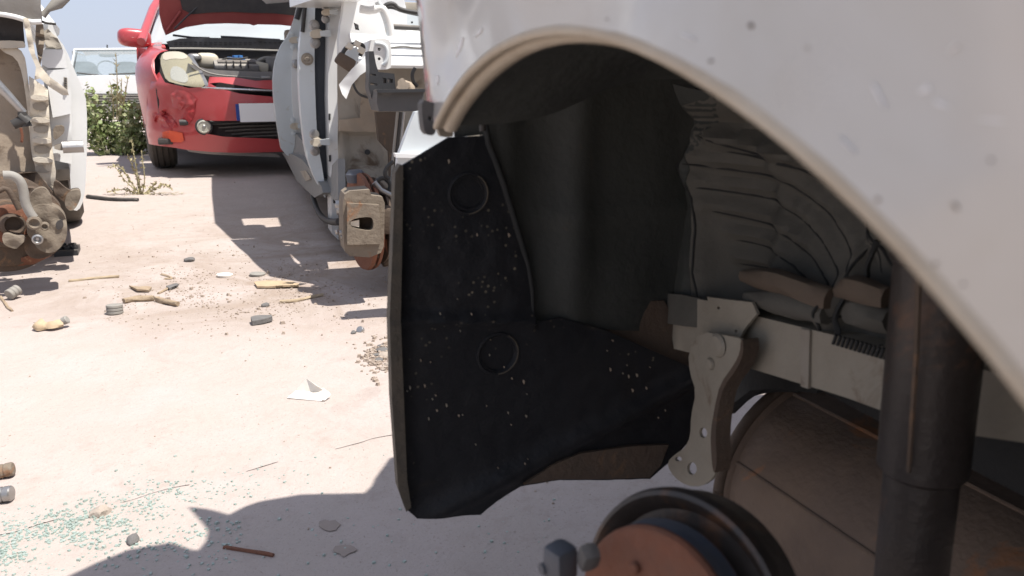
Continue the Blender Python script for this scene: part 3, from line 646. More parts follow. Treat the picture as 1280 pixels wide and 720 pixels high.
tube('scuttle_flange', [MC.hit(x, y, 'y', .16) for x, y in ((472, 2), (482, 22), (487, 44))], .008, M['whiteedge'], MC, n=10, smooth_n=2)
plate(MC, 'scuttle_panel', [(474, 14), (560, 22), (560, 40), (482, 38), (478, 26)], 'y', .40, .04, M['whiteedge'], holes=[circ(484, 25, 1.5, 1.5, 8), circ(515, 28, 1.5, 1.5, 8)])
plate(MC, 'inner_wing_top', [(484, 38), (600, 40), (600, 130), (492, 118), (488, 84)], 'y', .44, .03, M['white'])
box('inner_wing_shelf', MC.hit(520, 60, 'y', .30), (.34, .22, .01), M['white'], MC, rot('X', 28), .003)
tube('scuttle_channel', [MC.hit(x, y, 'y', .30) for x, y in ((486, 33), (520, 35), (560, 36))], .007, M['blackdusty'], MC, n=8)
tube('wiring', [MC.hit(x, y, 'y', .22) for x, y in ((478, 14), (482, 6), (492, 4), (498, 12), (520, 16), (550, 19))], .006, M['rubber'], MC, n=8, smooth_n=3)
tube('wiring', [MC.hit(x, y, 'y', .26) for x, y in ((480, 10), (490, 8), (505, 15), (560, 24))], .005, M['rubber'], MC, n=8, smooth_n=3)
tube('wiring', [MC.hit(x, y, 'y', .24) for x, y in ((488, 60), (505, 58), (522, 61), (560, 58))], .0025, M['hose'], MC, n=6, smooth_n=3)
tube('wiring', [MC.hit(x, y, 'y', .10) for x, y in ((425, 76), (430, 62), (438, 56), (448, 54), (456, 58), (450, 70))], .005, M['rubber'], MC, n=8, smooth_n=3)
tube('wiring', [MC.hit(x, y, 'y', .08) for x, y in ((440, 100), (444, 112), (450, 119), (460, 122))], .003, M['rubber'], MC, n=8, smooth_n=3)
for (x, y) in ((437, 58), (447, 55), (452, 63)): box('wiring_clip', MC.hit(x, y, 'y', .09), (.016, .012, .014), M['tanlight'], MC, rot('Y', 30), .003, rough=.003)
box('rusty_clamp', MC.hit(432, 77, 'y', .10), (.045, .02, .030), M['rustdark'], MC, rot('Y', 35), .008, rough=.006)
# crumpled flap of sheet metal, bracket and crash box
def crum(x, z): return .004 * math.sin(x * 60 + z * 40) + .003 * noise.noise(Vector((x * 40, z * 40, 2)))
plate(MC, 'bent_sheet', [(424, 106), (440, 86), (462, 65), (464, 85), (450, 94), (440, 106), (433, 124), (428, 118)], 'y', -.02, .003, M['white'], step=.008, relief=crum)
plate(MC, 'torn_sheet', [(426, 76), (434, 64), (446, 58), (450, 68), (446, 80), (440, 86), (432, 82)], 'y', .14, .003, M['whiteedge'], step=.01, relief=crum)
plate(MC, 'lamp_bracket', [(461, 64), (467, 64), (470, 80), (473, 90), (493, 92), (495, 114), (476, 116), (474, 132), (466, 128), (461, 110), (462, 85)], 'y', -.10, .05, M['black'], holes=[[(478, 97), (483, 98), (483, 104), (478, 104)], [(485, 98), (491, 99), (491, 104), (485, 103)], [(463, 92), (470, 93), (470, 95), (463, 94)], [(463, 103), (472, 105), (472, 107), (463, 106)]])
cbx = plate(MC, 'crash_bracket', [(472, 113), (530, 113), (530, 138), (520, 139), (474, 139), (471, 128)], 'y', -.16, .10, M['blackdusty'], rnd=0, step=.02)
plate(MC, 'bracket_rim', [(470, 112), (532, 111), (532, 115), (472, 116)], 'y', -.175, .02, M['black'], parent=cbx)
tube('torn_hose', [MC.hit(x, y, 'y', -.10) for x, y in ((519, 85), (515, 92), (516, 102), (522, 108))], .004, M['rubber'], MC, n=8, smooth_n=2)
tube('torn_duct', [MC.hit(503, 107, 'y', -.12), MC.hit(512, 113, 'y', -.10), MC.hit(520, 119, 'y', -.08)], [.016, .015, .012], M['tan'], MC, n=14, smooth_n=1, rough=.5)
for k, dx in enumerate((0, 4, 8)):
    tube('brake_pipe', [MC.hit(x + dx, y, 'y', .02) for x, y in ((497, 140), (494, 170), (491, 200), (490, 226), (486, 238))], .0035, (M['hose'], M['rubber'], M['steel'])[k], MC, n=8, smooth_n=2)
# front panel hanging at the right, pale side lit
fp = plate(MC, 'front_panel', [(519, 140), (570, 130), (600, 215), (560, 260), (500, 240), (496, 215), (497, 196)], 'y', -.30, .02, M['whiteedge'], step=.03, relief=lambda x, z: .01 * noise.noise(Vector((x * 15, z * 15, 4))))
plate(MC, 'panel_flange', [(494, 192), (530, 193), (560, 195), (560, 199), (495, 197)], 'y', -.315, .02, M['white'], parent=fp)
# brake, with disc edge-on and caliper towards us
hubc = MC.hit(455, 277, 'y', 0.02); axd = Vector((-1, -.16, 0)).normalized()
dc = lathe('brake_disc', [(-.012, .03), (-.012, .116), (-.0035, .119), (-.003, .108), (.003, .108), (.0035, .119), (.012, .116), (.012, .078), (.030, .074), (.034, .068), (.034, .02)], hubc, axd, M['rust'], MC, n=64)
lathe('disc_shield', [(-.03, .02), (-.03, .10), (-.024, .106), (-.020, .106)], hubc + Vector((.01, 0, 0)), axd, M['rustdark'], dc, n=40)
for k in range(20):
    a = k * .314; u1 = Vector((0, 0, 1)); u2 = axd.cross(u1)
    box('vent_vane', hubc + (u1 * math.cos(a) + u2 * math.sin(a)) * .112, (.006, .004, .012), M['rustdark'], dc, bev=0)
for k in range(4):
    a = k * 1.57 + .6; lathe('wheel_stud', [(.034, .0065), (.058, .0065), (.060, .005)], hubc + (u1 * math.cos(a) + u2 * math.sin(a)) * .048, axd, M['steel'], dc, n=14)
lathe('hub_cap', [(.034, .026), (.046, .024), (.048, .012)], hubc, axd, M['rust'], dc, n=24)
def chr_(x, z): return .0012 * noise.noise(Vector((x * 90, z * 90, 3)))
cl = plate(MC, 'caliper', [(429, 252), (431, 243), (437, 239), (462, 237), (464, 244), (478, 246), (481, 254), (480, 308), (476, 316), (462, 322), (437, 320), (431, 314), (429, 290)], 'y', -.135, .07, M['caliper'], step=.008, relief=chr_, holes=[[(437, 276), (448, 272), (463, 271), (467, 275), (467, 285), (463, 289), (450, 287), (437, 283)]])
plate(MC, 'brake_pad', [(444, 270), (470, 270), (470, 292), (444, 292)], 'y', -.105, .03, M['rustdark'], parent=cl, step=.006, relief=chr_)
plate(MC, 'caliper_face', [(434, 254), (474, 256), (476, 305), (434, 306)], 'y', -.145, .014, M['caliper'], step=.008, relief=chr_, parent=cl, holes=[[(437, 276), (448, 272), (463, 271), (467, 275), (467, 285), (463, 289), (450, 287), (437, 283)]])
plate(MC, 'pad_spring', [(438, 277), (449, 275), (449, 284), (438, 282)], 'y', -.14, .003, M['tanlight'], parent=cl)
for (x, y) in ((420, 256), (421, 262)): 
    p = MC.hit(x, y, 'y', -.02); lathe('track_rod_end', [(0, .013), (.05, .013), (.052, .010)], p, (1, -.2, 0), M['steel'], cl, n=12)
for (x, y) in ((424, 291), (426, 296)):
    p = MC.hit(x, y, 'y', -.10); lathe('guide_pin', [(0, .006), (.04, .006)], p, (1, -.1, 0), M['steel'], cl, n=12)
tube('brake_hose', [MC.hit(x, y, 'y', -.03) for x, y in ((466, 236), (470, 226), (480, 221), (490, 232), (482, 246), (476, 250))], .005, M['rubber'], MC, n=8, smooth_n=3)
tube('brake_hose', [MC.hit(x, y, 'y', -.05) for x, y in ((492, 202), (484, 208), (480, 218), (486, 224))], .005, M['rubber'], MC, n=8, smooth_n=3)
tube('arm_link', [MC.hit(x, y, 'y', -.05) for x, y in ((468, 228), (476, 238), (490, 245))], .007, M['steel'], MC, n=10)
lathe('ball_joint', [(0, .02), (.02, .024), (.03, .016)], MC.hit(445, 228, 'y', .04), (0, 0, 1), M['bluesteel'], MC, n=18)
tube('lower_arm', [hubc + Vector((.04, 0, -.10)), hubc + Vector((.2, .03, -.10)), hubc + Vector((.42, .10, -.06))], [.018, .02, .03], M['rustdark'], MC, n=12, flat=.7)
tube('drive_shaft', [hubc + Vector((.01, 0, 0)), hubc + Vector((.1, .0, 0)), hubc + Vector((.14, 0, .0)), hubc + Vector((.5, 0, .04))], [.03, .035, .014, .014], M['rubber'], MC, n=14)
box('knuckle', hubc + Vector((.045, .0, .02)), (.05, .06, .14), M['caliper'], MC, rot('X', 8), .015, rough=.012)
plate(MC, 'lower_ball_bracket', [(478, 300), (500, 296), (500, 322), (486, 320)], 'y', -.05, .03, M['rust'], step=.01, relief=chr_)
box('shadow_crossmember', (.77, -.06, .19), (1.44, .10, .06), M['rustdark'], MC, bev=.01, rough=.004)  # bar added to cast the front of the shell's shadow
box('shadow_tray', (.80, .17, .20), (1.30, .46, .015), M['black'], MC, bev=.004)  # flat tray added to shade the ground under the engine bay
# rear brake seen far under the sill, sill block carrying the shell
lathe('rear_drum', [(0, .03), (0, .10), (.05, .10)], (.10, 2.65, .13), (1, 0, 0), M['rustdark'], MC, n=30)
tube('rear_hanger', [(.08, 1.9, .18), (.07, 1.9, .1), (.10, 1.95, .03)], .02, M['rustdark'], MC, n=8)
# body above the frame: pillars, roof, far side
def gh(y, zt, xt, zb=.86): return [(.0, y, zb), (xt, y, zt)]
sheet('roof', [(.03, .52), (-.03, .84), (-.06, 1.6), (-.08, 2.4), (.0, 3.0), (1.5, 3.0), (1.56, 1.6), (1.5, .6), (.8, .50), (.24, .50)], lambda x, y: (x, y, .95 + .06 * math.sin(max(0, min(1, (x + .08) / 1.6)) * math.pi)), .02, M['white'], MC, [[(.06, .93), (.20, .90), (.20, .70), (.07, .70)]], step=.12, tdir=(0, 0, -1))  # unseen roof, its edge and hole shaped to cast the ground shadow
sheet('wing_shadow_plate', [(-.05, .57), (0, .31), (.05, .04), (.13, -.05), (.2, -.15), (.32, -.23), (.46, -.23), (.46, .05), (.26, .06), (.14, .07), (.12, .20), (.10, .57)], lambda x, y: (x, y, .725), .02, M['white'], MC, step=.06, tdir=(0, 0, -1))  # unseen strip added above the wing, shaped to cast the shadow's edge
for (a, b_) in (((.05, .60, .73), (.10, .75, .95)), ((1.47, .60, .72), (1.42, .75, .95)), ((.12, 2.1, .72), (.20, 2.14, .98)), ((.16, 3.3, .72), (.26, 2.9, .98)), ((1.46, 3.3, .72), (1.28, 2.9, .98))):
    tube('roof_pillar', [a, tuple((Vector(a) + Vector(b_)) / 2), b_], .03, M['white'], MC, n=10, flat=1.4)
sheet('rear_wing', [(2.12, .18), (2.5, .18), (2.55, .38), (2.8, .48), (3.0, .38), (3.1, .2), (3.5, .24), (3.5, .72), (2.12, .72)], lambda y, z: (.04 + .09 * (y - 2.12), y, z), .01, M['white'], MC, step=.08, tdir=(1, 0, 0))
sheet('far_flank', [(.4, .15), (3.5, .22), (3.5, .72), (.4, .72)], lambda y, z: (1.5, y, z), .01, M['white'], MC, tdir=(-1, 0, 0))
box('scuttle_tray', (.80, .58, .70), (1.3, .34, .03), M['whitedirty'], MC, bev=.008)
box('dashboard', (.80, .85, .60), (1.28, .30, .18), M['black'], MC, bev=.04)
box('rear_panel', (.80, 3.48, .48), (1.45, .05, .5), M['white'], MC, bev=.02)

# ================================================================== left wreck
LW = Frame('wrecked_white_car', -1.42, 2.50, 31, 'wrecked white car at the far left, its front cut open over a rusty hub', 'car')
def wob(sc_, am, s0=0): return lambda a, b: am * noise.noise(Vector((a * sc_, b * sc_, s0)))
plate(LW, 'door_skin', [(62, 20), (70, 44), (82, 60), (95, 92), (104, 112), (108.5, 128), (109, 180), (107.5, 225), (105, 250), (98, 264), (90, 262), (88, 225), (86, 200), (70, 190), (62, 120), (56, 60)], 'y', .10, .9, M['white'], step=.05, rnd=1)
dk = plate(LW, 'door_shut_face', [(56, 60), (72, 62), (82, 74), (86, 100), (90, 150), (90, 205), (66, 200), (60, 140), (52, 84)], 'y', .06, .03, M['white'], step=.02, relief=wob(20, .008))
plate(LW, 'upper_panel', [(52, 62), (80, 62), (84, 85), (60, 85), (52, 80)], 'y', .03, .02, M['white'], parent=dk)
plate(LW, 'lower_panel', [(58, 88), (86, 86), (89, 118), (89, 142), (66, 147), (60, 110)], 'y', .03, .02, M['white'], parent=dk)
plate(LW, 'sticker', [(79.5, 96), (84, 97), (84.5, 112), (80, 111)], 'y', .022, .003, M['whitedirty'], parent=dk)
for k in range(5): plate(LW, 'sticker_mark', [(80.3, 97.5 + k * 3), (83.4, 98 + k * 3), (83.4, 99.4 + k * 3), (81 + (k % 2), 99 + k * 3)], 'y', .019, .002, M['black'], parent=dk)
plate(LW, 'pillar', [(36, 95), (44, 100), (60, 112), (62, 150), (66, 190), (70, 215), (68, 238), (50, 236), (42, 200), (38, 150)], 'y', .0, .05, M['tanlight'], step=.015, relief=wob(30, .014))
for k, y in enumerate((118, 146, 172, 196)):
    plate(LW, 'pillar_rib', [(38 + k, y), (60 + k * 2, y + 2), (60 + k * 2, y + 8), (39 + k, y + 7)], 'y', -.02, .03, M['tanlight'], rnd=1)
    plate(LW, 'pillar_recess', [(40 + k, y + 10), (58 + k * 2, y + 11), (58 + k * 2, y + 20), (42 + k, y + 20)], 'y', -.003, .004, M['whitedirty'], rnd=1)
plate(LW, 'hinge', [(66, 158), (80, 156), (81, 165), (74, 172), (67, 176)], 'y', .0, .03, M['caliper'], rnd=1)
plate(LW, 'hinge', [(68, 180), (92, 180), (92, 188), (68, 188)], 'y', .0, .03, M['whitedirty'], rnd=1)
lathe('hinge_pin', [(0, .02), (.06, .02)], LW.hit(78, 184, 'y', -.01), (1, 0, 0), M['steel'], LW, n=12)
plate(LW, 'inner_wing', [(-60, 60), (0, 58), (18, 60), (30, 78), (36, 110), (38, 150), (42, 200), (50, 236), (20, 232), (-60, 260)], 'y', .05, .02, M['tan'], step=.02, relief=lambda a, b: .02 * math.sin(a * 14 + b * 5) + .008 * noise.noise(Vector((a * 20, b * 20, 1))))
plate(LW, 'inner_wing_edge', [(0, 58), (16, 56), (30, 66), (34, 90), (38, 130), (43, 200), (40, 200), (34, 132), (28, 92), (20, 72), (2, 64)], 'y', .01, .03, M['tanlight'], rnd=1, step=.02, relief=wob(40, .01))
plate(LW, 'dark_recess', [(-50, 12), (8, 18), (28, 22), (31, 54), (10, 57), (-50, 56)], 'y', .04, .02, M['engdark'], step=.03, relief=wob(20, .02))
plate(LW, 'recess_rim', [(-40, 52), (28, 50), (32, 56), (30, 60), (-40, 62)], 'y', .0, .04, M['tanlight'], rnd=1, step=.02, relief=wob(30, .01))
plate(LW, 'wing_corner', [(-60, -30), (52, -30), (50, 2), (53, 20), (50, 27), (36, 27), (20, 20), (-60, 12)], 'y', -.06, .12, M['hose'], rnd=1, step=.03, relief=lambda a, b: .03 * math.sin(b * 12) + .005 * noise.noise(Vector((a * 20, b * 20, 1))))
tube('headlining_edge', [LW.hit(x, y, 'y', -.07) for x, y in ((-40, 14), (0, 17), (24, 22), (38, 28), (52, 27))], .008, M['white'], LW, n=8, smooth_n=1)
bs = plate(LW, 'bent_brace', [(29, 22), (36, 23), (41, 48), (44, 68), (52, 84), (62, 96), (72, 103), (84, 112), (86, 119), (78, 119), (62, 109), (50, 98), (43, 100), (45, 84), (36, 62)], 'y', -.09, .006, M['tanlight'], step=.010, relief=lambda a, b: .014 * math.sin(a * 60) + .012 * noise.noise(Vector((a * 40, b * 40, 3))))
plate(LW, 'torn_edge', [(45, 30), (54, 30), (56, 50), (53, 68), (50, 84), (47, 70), (44, 50)], 'y', -.02, .02, M['caliper'], step=.012, relief=wob(60, .02))
plate(LW, 'upper_bracket', [(52, 40), (60, 36), (72, 48), (78, 60), (70, 61), (58, 60)], 'y', .06, .05, M['whitedirty'], step=.012, relief=wob(40, .02))
tube('wiper_stub', [LW.hit(x, y, 'y', -.02) for x, y in ((53, 20), (60, 12), (72, 4), (84, -4))], [.010, .008, .018, .012], M['hose'], LW, n=10)
tube('torn_wire', [LW.hit(x, y, 'y', -.02) for x, y in ((50, 26), (58, 29), (70, 30))], .004, M['rubber'], LW, n=6, smooth_n=2)
rodc = tube('damper_rod', [LW.hit(x, y, 'y', -.16) for x, y in ((-12, 98), (8, 117), (30, 141))], [.018, .013, .010], M['steel'], LW, n=14)
for q, r in (((24, 143, 36, 152), .016), ((16, 156, 30, 150), .016), ((28, 140, 33, 158), .014)):
    tube('rubber_boot', [LW.hit(q[0], q[1], 'y', -.165), LW.hit(q[2], q[3], 'y', -.165)], [r * .8, r], M['rubber'], LW, n=12, rough=.4)
tube('torn_wire', [LW.hit(x, y, 'y', -.12) for x, y in ((26, 160), (28, 170), (27, 178))], .004, M['rust'], LW, n=6)
# knuckle, disc and caliper
hc2 = LW.hit(12, 280, 'y', -.20); a2 = Vector((.30, -.95, .05)).normalized()
dd = lathe('disc_backplate', [(.05, .03), (.05, .14), (.04, .15), (.035, .14)], hc2, -a2, M['rustdark'], LW, n=48)
lathe('brake_disc', [(.045, .03), (.045, .125), (.04, .132), (.028, .132), (.024, .125), (.024, .075), (.0, .070), (-.004, .06), (-.004, .03)], hc2, -a2, M['rustdark'], LW, n=48)
lathe('hub', [(0, .060), (-.010, .058), (-.014, .050), (-.014, .034), (0, .030), (.01, .022)], hc2 + a2 * .0, -a2, M['rust'], LW, n=36)
lathe('hub_spigot', [(-.014, .034), (-.045, .032), (-.048, .026), (-.03, .020)], hc2, -a2, M['rustdark'], LW, n=30)
def lump(name, pts_, y, th, m, par=LW, am=.012): return plate(LW, name, pts_, 'y', y, th, m, step=.010, rnd=2, relief=lambda a, b: am * noise.noise(Vector((a * 35, b * 35, y * 9))))
kn = lump('caliper', [(36, 262), (48, 255), (62, 256), (76, 262), (84, 276), (84, 296), (76, 310), (62, 318), (48, 312), (40, 300), (32, 290)], -.28, .08, M['caliper'])
lump('caliper_arm', [(38, 240), (54, 232), (64, 244), (66, 256), (58, 264), (44, 268), (36, 256)], -.27, .03, M['caliper'])
lump('knuckle', [(30, 232), (56, 240), (70, 250), (78, 262), (70, 266), (50, 262), (34, 252)], -.20, .06, M['rustdark'])
lump('caliper_carrier', [(34, 292), (46, 296), (62, 308), (76, 306), (70, 316), (54, 324), (36, 322), (28, 308)], -.25, .05, M['rustdark'])
lump('hub_lug', [(2, 294), (10, 292), (20, 296), (31, 294), (32, 300), (24, 308), (20, 312), (10, 309), (4, 304)], -.30, .03, M['caliper'])
for (x, y, r, mm) in ((43, 278, .020, 'caliper'), (56, 282, .012, 'caliper'), (47, 298, .015, 'steel')):
    p = LW.hit(x, y, 'y', -.30); b = lathe('caliper_bolt', [(0, r), (-.02, r), (-.022, r * .7), (-.018, r * .65), (-.012, r * .3)], p, (0, 1, 0), M[mm], kn, n=16)
plate(LW, 'pad_window', [(70, 277), (78, 274), (80, 283), (74, 288), (70, 286)], 'y', -.285, .004, M['engdark'], rnd=1, parent=kn)
tube('brake_hose', [LW.hit(x, y, 'y', -.30) for x, y in ((4, 219), (16, 219), (26, 226), (30, 240), (31, 252), (36, 264), (42, 272))], .013, M['hose'], LW, n=12, smooth_n=3)
tube('link_rod', [LW.hit(x, y, 'y', -.24) for x, y in ((-4, 240), (8, 234), (16, 246), (24, 262))], .008, M['rustdark'], LW, n=8, smooth_n=1)
lump('rusty_wedge', [(68, 222), (84, 238), (97, 240), (88, 258), (76, 250), (66, 240)], -.02, .05, M['rustdark'])
lump('sill_end', [(84, 240), (100, 236), (102, 246), (94, 262), (86, 264), (80, 256)], -.03, .06, M['caliper'])
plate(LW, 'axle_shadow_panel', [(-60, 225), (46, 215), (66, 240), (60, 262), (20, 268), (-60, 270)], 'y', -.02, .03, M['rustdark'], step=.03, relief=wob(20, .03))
lathe('rear_wheel', [(0, .16), (0, .24), (.02, .275), (.06, .285), (.14, .285), (.17, .27), (.18, .24), (.18, .16)], (-.02, 1.1, .285), (-1, 0, 0), M['tyre'], LW, n=48)
tube('brake_shield_foot', [LW.hit(x, y, 'y', -.16) for x, y in ((-30, 326), (6, 331), (34, 327), (60, 314))], .012, M['rust'], LW, n=8, flat=2, smooth_n=1)
# body behind
V = []; F = []
for (y, z, xi) in ((.9, 1.2, .25), (1.3, 1.33, .22), (2.2, 1.33, .22), (2.8, 1.2, .25)): V += [(-xi, y, z), (-1.5 + xi, y, z)]
for k in range(3): F.append((k * 2, k * 2 + 1, k * 2 + 3, k * 2 + 2))
mesh_obj('roof', V, F, M['white'], LW)
for (a, b_) in (((-.05, .35, .80), (-.25, .9, 1.2)), ((-.05, 1.6, .8), (-.22, 1.6, 1.33)), ((-.05, 3.1, .8), (-.25, 2.8, 1.2)), ((-1.45, .35, .80), (-1.25, .9, 1.2)), ((-1.45, 3.1, .8), (-1.25, 2.8, 1.2))): tube('roof_pillar', [a, b_], .035, M['white'], LW, n=10)
sheet('flank', [(.9, .28), (1.35, .28), (1.45, .5), (1.2 + .6, .5), (1.9, .28), (3.3, .3), (3.3, .82), (.9, .82)], lambda y, z: (-.03 - .05 * max(0, (y - 1) / 2.3) + .02 * math.sin((z - .28) * 5), y, z), .02, M['white'], LW, step=.1, tdir=(-1, 0, 0))
sheet('far_flank', [(.0, .28), (3.3, .3), (3.3, .82), (.0, .82)], lambda y, z: (-1.5, y, z), .02, M['white'], LW, tdir=(1, 0, 0))
box('floor', (-.75, 1.6, .32), (1.4, 3.0, .04), M['whitedirty'], LW, bev=.01)

# ================================================================== red car with its bonnet up
RC = Frame('red_hatchback', -1.62, 5.18, 23.5, 'faded red hatchback with its bonnet raised and a scraped front bumper', 'car')
def plan(s): s = min(abs(s), .871); return .86 * (1 - max(0, 1 - (s / .872) ** 2.5) ** .44)
def SB(x, z): return plan(x) + max(0, z - .62) * .9 + max(0, .30 - z) * .25 + .03 * abs(z - .45)
def rc(px, py, S=SB): return RC.surf(px, py, S)
def rsheet(name, pxs, m, th=.01, S=SB, mirror=False, step=.04, holes=(), rnd=0, parent=None, push=0, relief=None, local=None):
    P = local or [(p.x, p.z) for p in (rc(x, y, S) for x, y in pxs)]
    if rnd: P = smoothpoly(P, rnd)
    H = [[(p.x, p.z) for p in (rc(x, y, S) for x, y in h)] for h in holes]
    f = lambda x, z: (x, S(x, z) + push + (relief(x, z) if relief else 0), z)
    o = sheet(name, P, f, th, m, parent or RC, H, step, tdir=(0, 1, 0))
    if mirror: sheet(name, [(-a, b) for a, b in P], f, th, m, parent or RC, [[(-a, b) for a, b in h] for h in H], step, tdir=(0, 1, 0))
    return o
# bumper skin: left half read from the photograph, right half mirrored
L = [rc(*q) for q in ((262, 92), (236, 118), (210, 108), (203, 97), (196, 100), (188, 128), (183, 150), (182, 165), (190, 182), (214, 184), (232, 187), (262, 189), (300, 190))]
zt = rc(345, 100).z; zb = rc(345, 190).z
left = [(0, zt)] + [(p.x, p.z) for p in (rc(x, y) for x, y in ((320, 101), (297, 97), (262, 96), (259, 108), (236, 110), (206, 103), (199, 90), (190, 100), (184, 120), (182, 160), (186, 180), (214, 184), (232, 187), (265, 190), (300, 191)))] + [(0, zb)]
full = left + [(-a, b) for a, b in reversed(left[1:-1])]
intake_l = [(p.x, p.z) for p in (rc(x, y) for x, y in ((246, 154), (250, 150), (268, 151), (300, 151), (330, 152)))] + [(0, rc(345, 152).z), (0, rc(345, 174).z)] + [(p.x, p.z) for p in (rc(x, y) for x, y in ((330, 173), (280, 171), (256, 167), (247, 165)))]
intake = intake_l + []
ir = [(-a, b) for a, b in reversed(intake_l) if a < -.001]; i0 = [q for q in intake_l if abs(q[0]) < .001]
intake = [q for q in intake_l[:5]] + [i0[0]] + [(-a, b) for a, b in reversed(intake_l[:5])] + [(-a, b) for a, b in reversed(intake_l[7:])] + [i0[1]] + intake_l[7:]
gl = [(p.x, p.z) for p in (rc(x, y) for x, y in ((262, 104), (275, 103), (300, 107), (330, 111)))]; gl2 = [(p.x, p.z) for p in (rc(x, y) for x, y in ((330, 120), (300, 117), (272, 110)))]
grille = gl + [(0, rc(345, 112).z), ] + [(-a, b) for a, b in reversed(gl)] + [(-a, b) for a, b in reversed(gl2)] + [(0, rc(345, 121).z)] + gl2
def crush(x, z):
    k = math.exp(-((x + .72) / .16) ** 2 - ((z - .42) / .14) ** 2)
    return k * (.04 * abs(noise.noise(Vector((x * 13, z * 13, 4)))) + .03 * abs(noise.noise(Vector((x * 35, z * 30, 9))))) * 1.6 + .002 * noise.noise(Vector((x * 7, z * 7, 0)))
bump = sheet('front_bumper', full, lambda x, z: (x, SB(x, z) + crush(x, z), z), .008, M['red'], RC, [intake, grille], .035, tdir=(0, 1, 0))
P = lambda q: [(p.x, p.z) for p in (rc(x, y) for x, y in q)]
rsheet('torn_bumper_patch', ((203, 165), (212, 163), (228, 166), (230, 176), (226, 178), (210, 177), (203, 172)), M['orange'], .004, push=-.010, relief=crush, step=.02, parent=bump)
for q, mt in ((((213, 118), (222, 111), (238, 116), (246, 124), (240, 134), (232, 130), (226, 138), (216, 134)), 'red'), (((190, 142), (200, 138), (214, 146), (222, 158), (212, 164), (200, 160), (192, 152)), 'reddirty'), (((232, 136), (244, 128), (243, 144), (236, 156), (228, 150)), 'reddirty')):
    rsheet('scuffed_patch', q, M[mt], .003, push=-.006, relief=lambda x, z: crush(x, z) + .008 * noise.noise(Vector((x * 40, z * 40, 3))), step=.014, parent=bump)
rsheet('bumper_lower_lip', ((232, 187), (262, 189), (300, 190), (345, 192), (352, 197), (300, 195), (258, 193), (236, 190)), M['engine'], .05, push=.03, parent=bump)
rsheet('lower_intake', None, M['engdark'], .02, push=.10, local=[(-.66, rc(256, 170).z - .03), (.66, rc(256, 170).z - .03), (.66, rc(256, 150).z + .02), (-.66, rc(256, 150).z + .02)], S=lambda x, z: plan(x) * 1.1)
for k in range(5):
    z = rc(300, 154 + k * 4.4).z; tube('intake_slat', [(-.40 + .04 * k, .05 + plan(.4) + .01, z - .01), (-.2, .06, z), (0, .05, z + .004), (.25, .055, z), (.45, .05 + plan(.45), z)], .0055, M['blackdusty'], RC, n=6)
tube('crash_bar', [(-.6, .16, .37), (0, .08, .37), (.6, .16, .37)], .02, M['black'], RC, n=8)
rsheet('upper_grille', None, M['engdark'], .01, push=.05, local=[(-.55, grille[0][1] - .06), (.55, grille[0][1] - .06), (.55, grille[0][1] + .01), (-.55, grille[0][1] + .01)], S=lambda x, z: plan(x) * 1.1 + .05)
zc_ = rc(300, 110).z
tube('grille_bar', [(x, SB(x, zc_) + .004, zc_ - .030 * (1 - abs(x) / .5) ** .7 + .012) for x in (-.44, -.34, -.24, -.12, 0, .12, .24, .34, .44)], .007, M['chrome'], RC, n=8)
box('grille_emblem_mount', (.02, -.0, rc(345, 118).z), (.05, .02, .05), M['black'], RC, bev=.008)
for s in (1, -1):
    p = rc(255, 158.5); p = Vector((p.x * s, p.y + .01, p.z))
    fl_ = lathe('fog_lamp', [(0, .044), (-.010, .044), (-.014, .036), (-.010, .034)], p, (0, 1, 0), M['lampglass'], RC, n=28)
    lathe('fog_lamp_bezel', [(.01, .056), (-.008, .054), (-.010, .045), (.004, .044)], p, (0, 1, 0), M['black'], fl_, n=28, hole=True)
    lathe('fog_lamp_bulb', [(-.012, .012), (-.016, .008)], p, (0, 1, 0), M['steel'], fl_, n=14)
# headlamps
hlp = ((203, 66), (214, 64), (228, 65), (236, 70), (244, 82), (252, 96), (257, 109), (242, 109), (222, 105), (208, 101), (203, 88), (200, 76))
hl = rsheet('headlight', hlp, M['lens'], .03, mirror=True, step=.03, rnd=1, push=-.004)
rsheet('headlight_reflector', ((214, 82), (228, 84), (236, 96), (234, 104), (222, 102), (212, 98)), M['lampglass'], .004, push=-.006, rnd=2, parent=hl)
rsheet('headlight_eyebrow', ((203, 66), (214, 64), (228, 65), (236, 71), (230, 74), (216, 73), (204, 76)), M['beigeplastic'], .003, push=-.007, rnd=1, parent=hl)
rsheet('headlight_trim', ((236, 70), (240, 69), (252, 88), (262, 108), (257, 110), (252, 97), (244, 83)), M['steel'], .03, mirror=True, step=.03, push=.0)
# number plate
PZ0, PZ1 = rc(325, 152).z, rc(325, 129).z; PX0 = rc(299, 140).x
sheet('number_plate', [(PX0, PZ0), (PX0 + .50, PZ0), (PX0 + .50, PZ1), (PX0, PZ1)], lambda x, z: (x, -.022, z), .012, M['plate'], RC, tdir=(0, 1, 0))
sheet('plate_blue_strip', [(PX0 - .022, PZ0 + .01), (PX0 + .004, PZ0 + .01), (PX0 + .004, PZ1 - .004), (PX0 - .022, PZ1 - .004)], lambda x, z: (x, -.018, z), .012, M['blue'], RC, tdir=(0, 1, 0))
